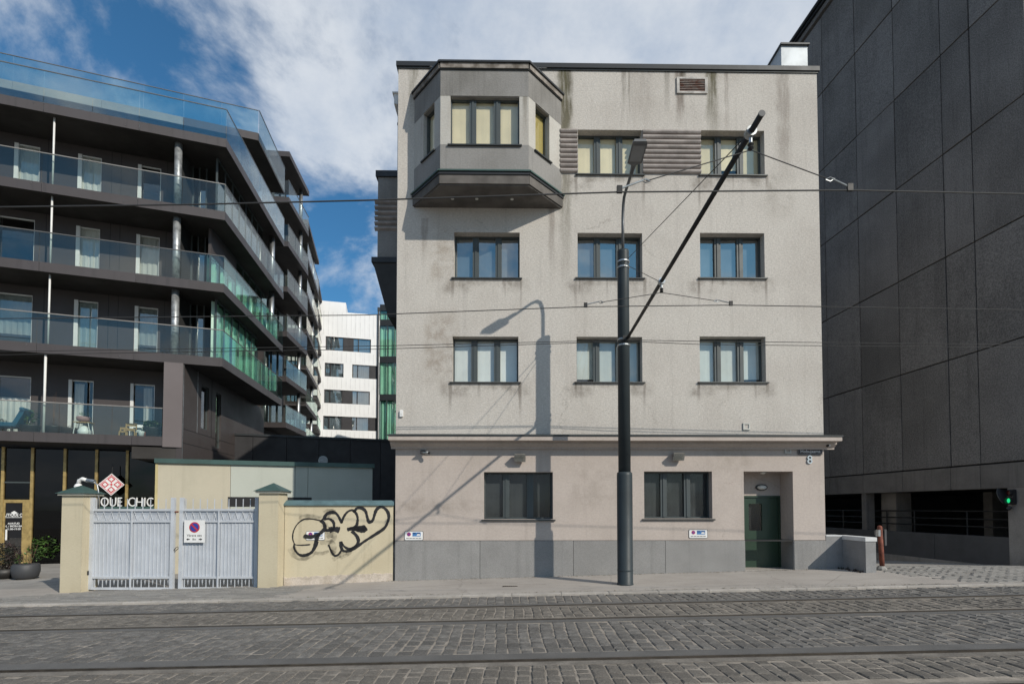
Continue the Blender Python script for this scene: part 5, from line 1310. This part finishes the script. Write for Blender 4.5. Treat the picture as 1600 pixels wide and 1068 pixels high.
def haze_mat():
    m = bpy.data.materials.new('spray_mist'); m.use_nodes = True; t = NT(m.node_tree); t.n.clear()
    out = t.new('ShaderNodeOutputMaterial'); mx = t.new('ShaderNodeMixShader'); tr = t.new('ShaderNodeBsdfTransparent'); df = t.new('ShaderNodeBsdfDiffuse'); df.inputs[0].default_value = (.03, .03, .03, 1)
    co = t.new('ShaderNodeTexCoord').outputs['Object']; f = t.math('MULTIPLY', t.ramp(t.noise(co, 5, 3, .6), .3, .75), .38)
    t.l.new(f, mx.inputs[0]); t.l.new(tr.outputs[0], mx.inputs[1]); t.l.new(df.outputs[0], mx.inputs[2]); t.l.new(mx.outputs[0], out.inputs[0]); return m
MIST = haze_mat()
ST = [([(520,310),(480,300),(400,285),(320,290),(250,340),(205,420),(195,500),(212,558)], 14, 10), ([(210,555),(230,573),(300,577),(392,570)], 9, 12),
 ([(213,560),(210,600),(226,640),(270,683),(330,690),(400,660),(440,600),(462,530)], 12, 36), ([(505,300),(545,340),(550,400),(500,445),(400,485),(320,470)], 34, 30),
 ([(550,290),(600,285),(640,310),(655,350),(640,400),(560,415)], 22, 26), ([(600,410),(640,400),(680,402),(718,412)], 52, 50), ([(540,300),(565,240),(610,215),(660,215),(700,250),(742,335)], 34, 22),
 ([(740,335),(760,270),(800,212),(850,188),(890,210),(915,260),(915,320),(895,370),(820,400)], 18, 26),
 ([(872,215),(910,168),(960,165),(1005,200),(1025,270),(1045,320),(1085,300),(1105,240),(1130,180),(1180,152),(1232,180),(1263,240),(1255,310),(1212,390),(1110,460),(1000,530),(900,600),(820,640),(760,640),(735,600),(727,535)], 28, 26),
 ([(800,405),(860,392),(930,392),(1010,385)], 34, 50), ([(880,385),(940,405),(985,405),(1020,385)], 60, 40), ([(850,420),(885,450),(915,490),(925,540),(890,590),(830,620),(780,600),(752,570),(735,535)], 34, 16),
 ([(592,570),(610,612),(625,650),(660,692),(702,682),(740,630)], 14, 22)]
for pts, a, b in ST: stroke(pts, a, b, MT['paint'], -.004, 'graffiti_stroke')
for pts, a in (([(270,290),(380,262),(480,280),(530,310)], 40), ([(180,600),(230,690),(330,720),(430,660)], 50), ([(570,480),(640,460),(660,500),(600,545),(500,545)], 40), ([(600,550),(640,580),(640,640),(610,650)], 60), ([(560,240),(610,205),(670,215)], 55), ([(640,740),(720,690),(800,660)], 34), ([(720,720),(800,680),(850,640)], 30), ([(430,660),(520,670),(600,640)], 26), ([(540,340),(570,400),(560,450)], 46)):
    stroke(pts, a * 1.4, a * .9, MIST, -.007, 'graffiti_mist')
for zx in (960, 990, 1010, 1035, 1070): stroke([(zx, 540 - (zx - 960) * .5), (zx + 1, 640), (zx - 1, 700 + (zx % 7) * 25)], 3.5, 2, MIST, -.0085, 'paint_run')
a, b = yh(478, 836)[0], yh(508, 836)[0]; nz = yh(493, 843.5)[1]
t = thing('parking_notice', 'no parking notice half sprayed over with graffiti on the yellow wall', 'sign', FY.w(a, -.0005, nz), AY, 'no parking notices'); no_parking(t, b - a, yh(493, 829)[1] - nz, 2)
for pts, w_, w2_ in (([(545, 405), (500, 445), (400, 485), (320, 470)], 34, 30), ([(462, 530), (470, 490), (500, 450)], 32, 30)): stroke(pts, w_, w2_, MT['paint'], -.024, 'graffiti_stroke')

# ================================================================== PLANTS AND SMALL THINGS
def leaves(n, rx, ry, rz, size, cz, rnd, shell=.55, up=.5):
    m = MB()
    for _ in range(n):
        while True:
            p = Vector((rnd.uniform(-1, 1), rnd.uniform(-1, 1), rnd.uniform(-1, 1)))
            if shell * rnd.random() < p.length < 1: break
        c = Vector((p.x * rx, p.y * ry, p.z * rz + cz)); s = size * rnd.uniform(.6, 1.3)
        d = Vector((rnd.gauss(0, 1), rnd.gauss(0, 1), rnd.gauss(0, up))).normalized(); nrm = Vector((rnd.gauss(0, .6), rnd.gauss(0, .6), 1)).normalized(); sd = d.cross(nrm)
        if sd.length < .1: continue
        sd.normalize(); f = nrm * s * .12
        m.quad(c - d * s * .5, c - sd * s * .26 + f, c + d * s * .5, c + sd * s * .26 + f)
    return m
def stems(m, n, rx, h, rnd, r=.006):
    for _ in range(n):
        e = Vector((rnd.uniform(-rx, rx), rnd.uniform(-rx, rx), h * rnd.uniform(.6, 1))); m.tube([(e.x * .15, e.y * .15, 0), (e.x * .5, e.y * .5, e.z * .5), e], [r, r * .8, r * .4], 5)
    return m
def plant(name, label, cat, loc, pot, n, rx, rz, size, cz, mat, seed, nst=6, potm=None, group=None, h=None):
    r = random.Random(seed); t = thing(name, label, cat, loc, 0, group)
    if pot:
        pm = MB().lathe(pot, 22).build('pot', potm or MT['potb'], t, smooth=True); rt = pot[-1]
        MB().lathe([(rt[0] * .93, rt[1] - .03), (rt[0] * .5, rt[1] - .02), (.01, rt[1] - .015)], 14).build('soil', MT['twig'], t)
    stems(MB(), nst, rx * .8, h or (cz + rz * .6), r).build('stems', MT['twig'], t)
    if n: leaves(n, rx, rx, rz, size, cz, r).build('foliage', mat, t)
    return t
def ground_at(px, py):
    Y = 14.0
    for _ in range(12):
        X = at(px, py, Y).x; z = gz(X, Y) - .012; k = (CAMZ - z) / (CAMZ - at(px, py, Y).z); Y *= k
    return Vector((at(px, py, Y).x, Y, gz(at(px, py, Y).x, Y) - .012))
g = ground_at(40, 904)
plant('potted_plant', 'round dark grey bowl planter with thin twigs in front of the shop', 'planter', g, [(.20, 0), (.30, .08), (.34, .24), (.33, .42), (.30, .46)], 90, .30, .20, .07, .62, MT['leaf'], 4, 14, MT['pot'], h=1.15)
g = ground_at(6, 903)
plant('dark_shrub', 'dark purple green shrub cut off by the left picture edge', 'shrub', g, [(.25, 0), (.36, .1), (.38, .30)], 2600, .42, .48, .07, .62, MT['leafd'], 5, 20)
g = ground_at(72, 880)
plant('leafy_shrub', 'bright green leafy shrub against the black shop glass', 'shrub', g + Vector((0, 0, 0)), None, 750, .52, .50, .14, .62, MT['leaf'], 6, 16)
# balcony things, street wing first floor
zf1 = ZB[0] + TH
def bal(px, py, v=.7): return LF.w(lh(px, 655, v)[0], v, zf1 - .018)
plant('balcony_pot', 'black balcony pot with a small fern right of the blue lounger', 'planter', bal(48, 660), [(.24, 0), (.30, .30), (.31, .34)], 160, .22, .3, .08, .62, MT['leaf'], 7, 4)
plant('balcony_pot', 'black balcony pot holding a tall bare stem right of the white post', 'planter', bal(84, 660), [(.24, 0), (.30, .30), (.31, .34)], 50, .16, .06, .05, .40, MT['leafd'], 8, 5, h=1.9)
plant('balcony_pot', 'black balcony pot beside the folding plant stand', 'planter', bal(111, 660), [(.22, 0), (.27, .26), (.28, .30)], 30, .16, .06, .05, .34, MT['leafd'], 9, 3, h=.5)
plant('balcony_pot', 'large black balcony pot with grass next to the corner pier', 'planter', bal(238, 660), [(.26, 0), (.31, .40), (.32, .44)], 420, .32, .16, .12, .56, MT['leaf'], 10, 6)
plant('clay_pot', 'small red clay pot beside the large black balcony pot', 'planter', bal(226, 660, .55), [(.08, 0), (.12, .20), (.13, .23)], 30, .1, .1, .05, .33, MT['leaf'], 11, 3, MT['redwood'])
plant('wicker_planter', 'small wicker planter behind the blue lounger at the left edge', 'planter', bal(2, 660, 1.1), [(.12, 0), (.18, .28), (.19, .32)], 160, .2, .14, .06, .48, MT['leafd'], 12, 4, MT['wood'])
t = thing('lounge_chair', 'blue upholstered lounger on the lowest balcony', 'lounge chair', bal(14, 660, .7), AF)
MB().box(-1.2, .35, -.3, .3, .22, .40, .04).build('seat', MT['blue'], t)
m = MB(); m.v = [(.22, -.3, .34), (.36, -.3, .30), (.62, -.3, .86), (.48, -.3, .90), (.22, .3, .34), (.36, .3, .30), (.62, .3, .86), (.48, .3, .90)]
m.f = [(0, 1, 2, 3), (7, 6, 5, 4), (1, 5, 6, 2), (3, 2, 6, 7), (0, 3, 7, 4), (0, 4, 5, 1)]; m.build('backrest', MT['blue'], t)
MB().tube([(.50, -.3, .90), (.50, .3, .90)], .07, 10).build('headrest', MT['blue'], t)
for x in (-1.0, .2):
    for y in (-.22, .22): MB().box(x - .03, x + .03, y - .03, y + .03, 0, .22).build('leg', MT['potb'], t)
t = thing('plant_stand', 'folding metal plant stand with a pink bowl and a white sack', 'plant stand', bal(131, 660, .6), AF)
MB().box(-.28, .28, -.16, .16, .50, .53).build('top', MT['wood'], t)
for s_ in (-1, 1):
    for y in (-.15, .15): MB().tube([(s_ * .27, y, 0), (s_ * .20, y, .5)], .014, 6).build('leg', MT['white'], t)
MB().lathe([(.08, .53), (.20, .60), (.21, .72), (.19, .74)], 18, -.02, 0).build('bowl', MT['pink'], t, smooth=True)
MB().lathe([(.10, .0), (.20, .06), (.21, .20), (.12, .36), (.04, .40)], 12, .02, 0).build('sack', MT['white'], t, smooth=True)
leaves(60, .16, .12, .1, .05, .84, random.Random(2)).build('foliage', MT['leaf'], t)
def chair(name, label, px, mat, s, v):
    t = thing(name, label, 'chair', bal(px, 660, v), AF + R(8), 'small balcony chairs')
    for x in (-1, 1):
        MB().box(x * .17 * s - .02, x * .17 * s + .02, .15 * s, .15 * s + .04, 0, .62 * s).build('leg', mat, t); MB().box(x * .17 * s - .02, x * .17 * s + .02, -.15 * s, -.15 * s + .04, 0, .33 * s).build('leg', mat, t)
    MB().box(-.19 * s, .19 * s, -.17 * s, .19 * s, .33 * s, .37 * s).build('seat', mat, t); MB().box(-.15 * s, .15 * s, .16 * s, .16 * s + .02, .50 * s, .62 * s).build('backrest', mat, t)
    MB().box(-.15 * s, .15 * s, -.15 * s, -.13 * s, .27 * s, .33 * s).build('apron', mat, t)
chair('wooden_chair', 'small wooden chair left of the white one on the lowest balcony', 204, MT['wood'], .95, .6)
chair('wooden_chair', 'low wooden stool chair farthest left in the balcony group', 193, MT['wood'], .62, .4)
chair('white_chair', 'small white chair behind the wooden ones on the lowest balcony', 214, MT['white'], .95, .9)
plant('white_pot', 'small white pot at the foot of the white balcony chair', 'planter', bal(221, 660, .35), [(.07, 0), (.11, .2), (.115, .24)], 20, .08, .06, .05, .3, MT['leaf'], 13, 3, MT['white'])

lt = MB(); rr = random.Random(9)
for _ in range(900):
    if rr.random() < .6: x = rr.uniform(uL - 2, uR); y = WALL_Y + .014 * x - .02 - abs(rr.gauss(0, .06))
    else: x = rr.uniform(-9, 9); y = KERB_Y + .16 + abs(rr.gauss(0, .05))
    sz_ = rr.uniform(.006, .022); a_ = rr.uniform(0, 6.28); zz = gz(x, y) + .003
    lt.quad(*[(x + sz_ * math.cos(a_ + k * 1.571 + rr.uniform(-.3, .3)), y + sz_ * math.sin(a_ + k * 1.571), zz + rr.uniform(0, .006)) for k in range(4)])
lt.build('litter', M('dry_litter', (.16, .12, .08), .9, island=.5, col2=(.10, .11, .05)), pavement, kind='stuff')
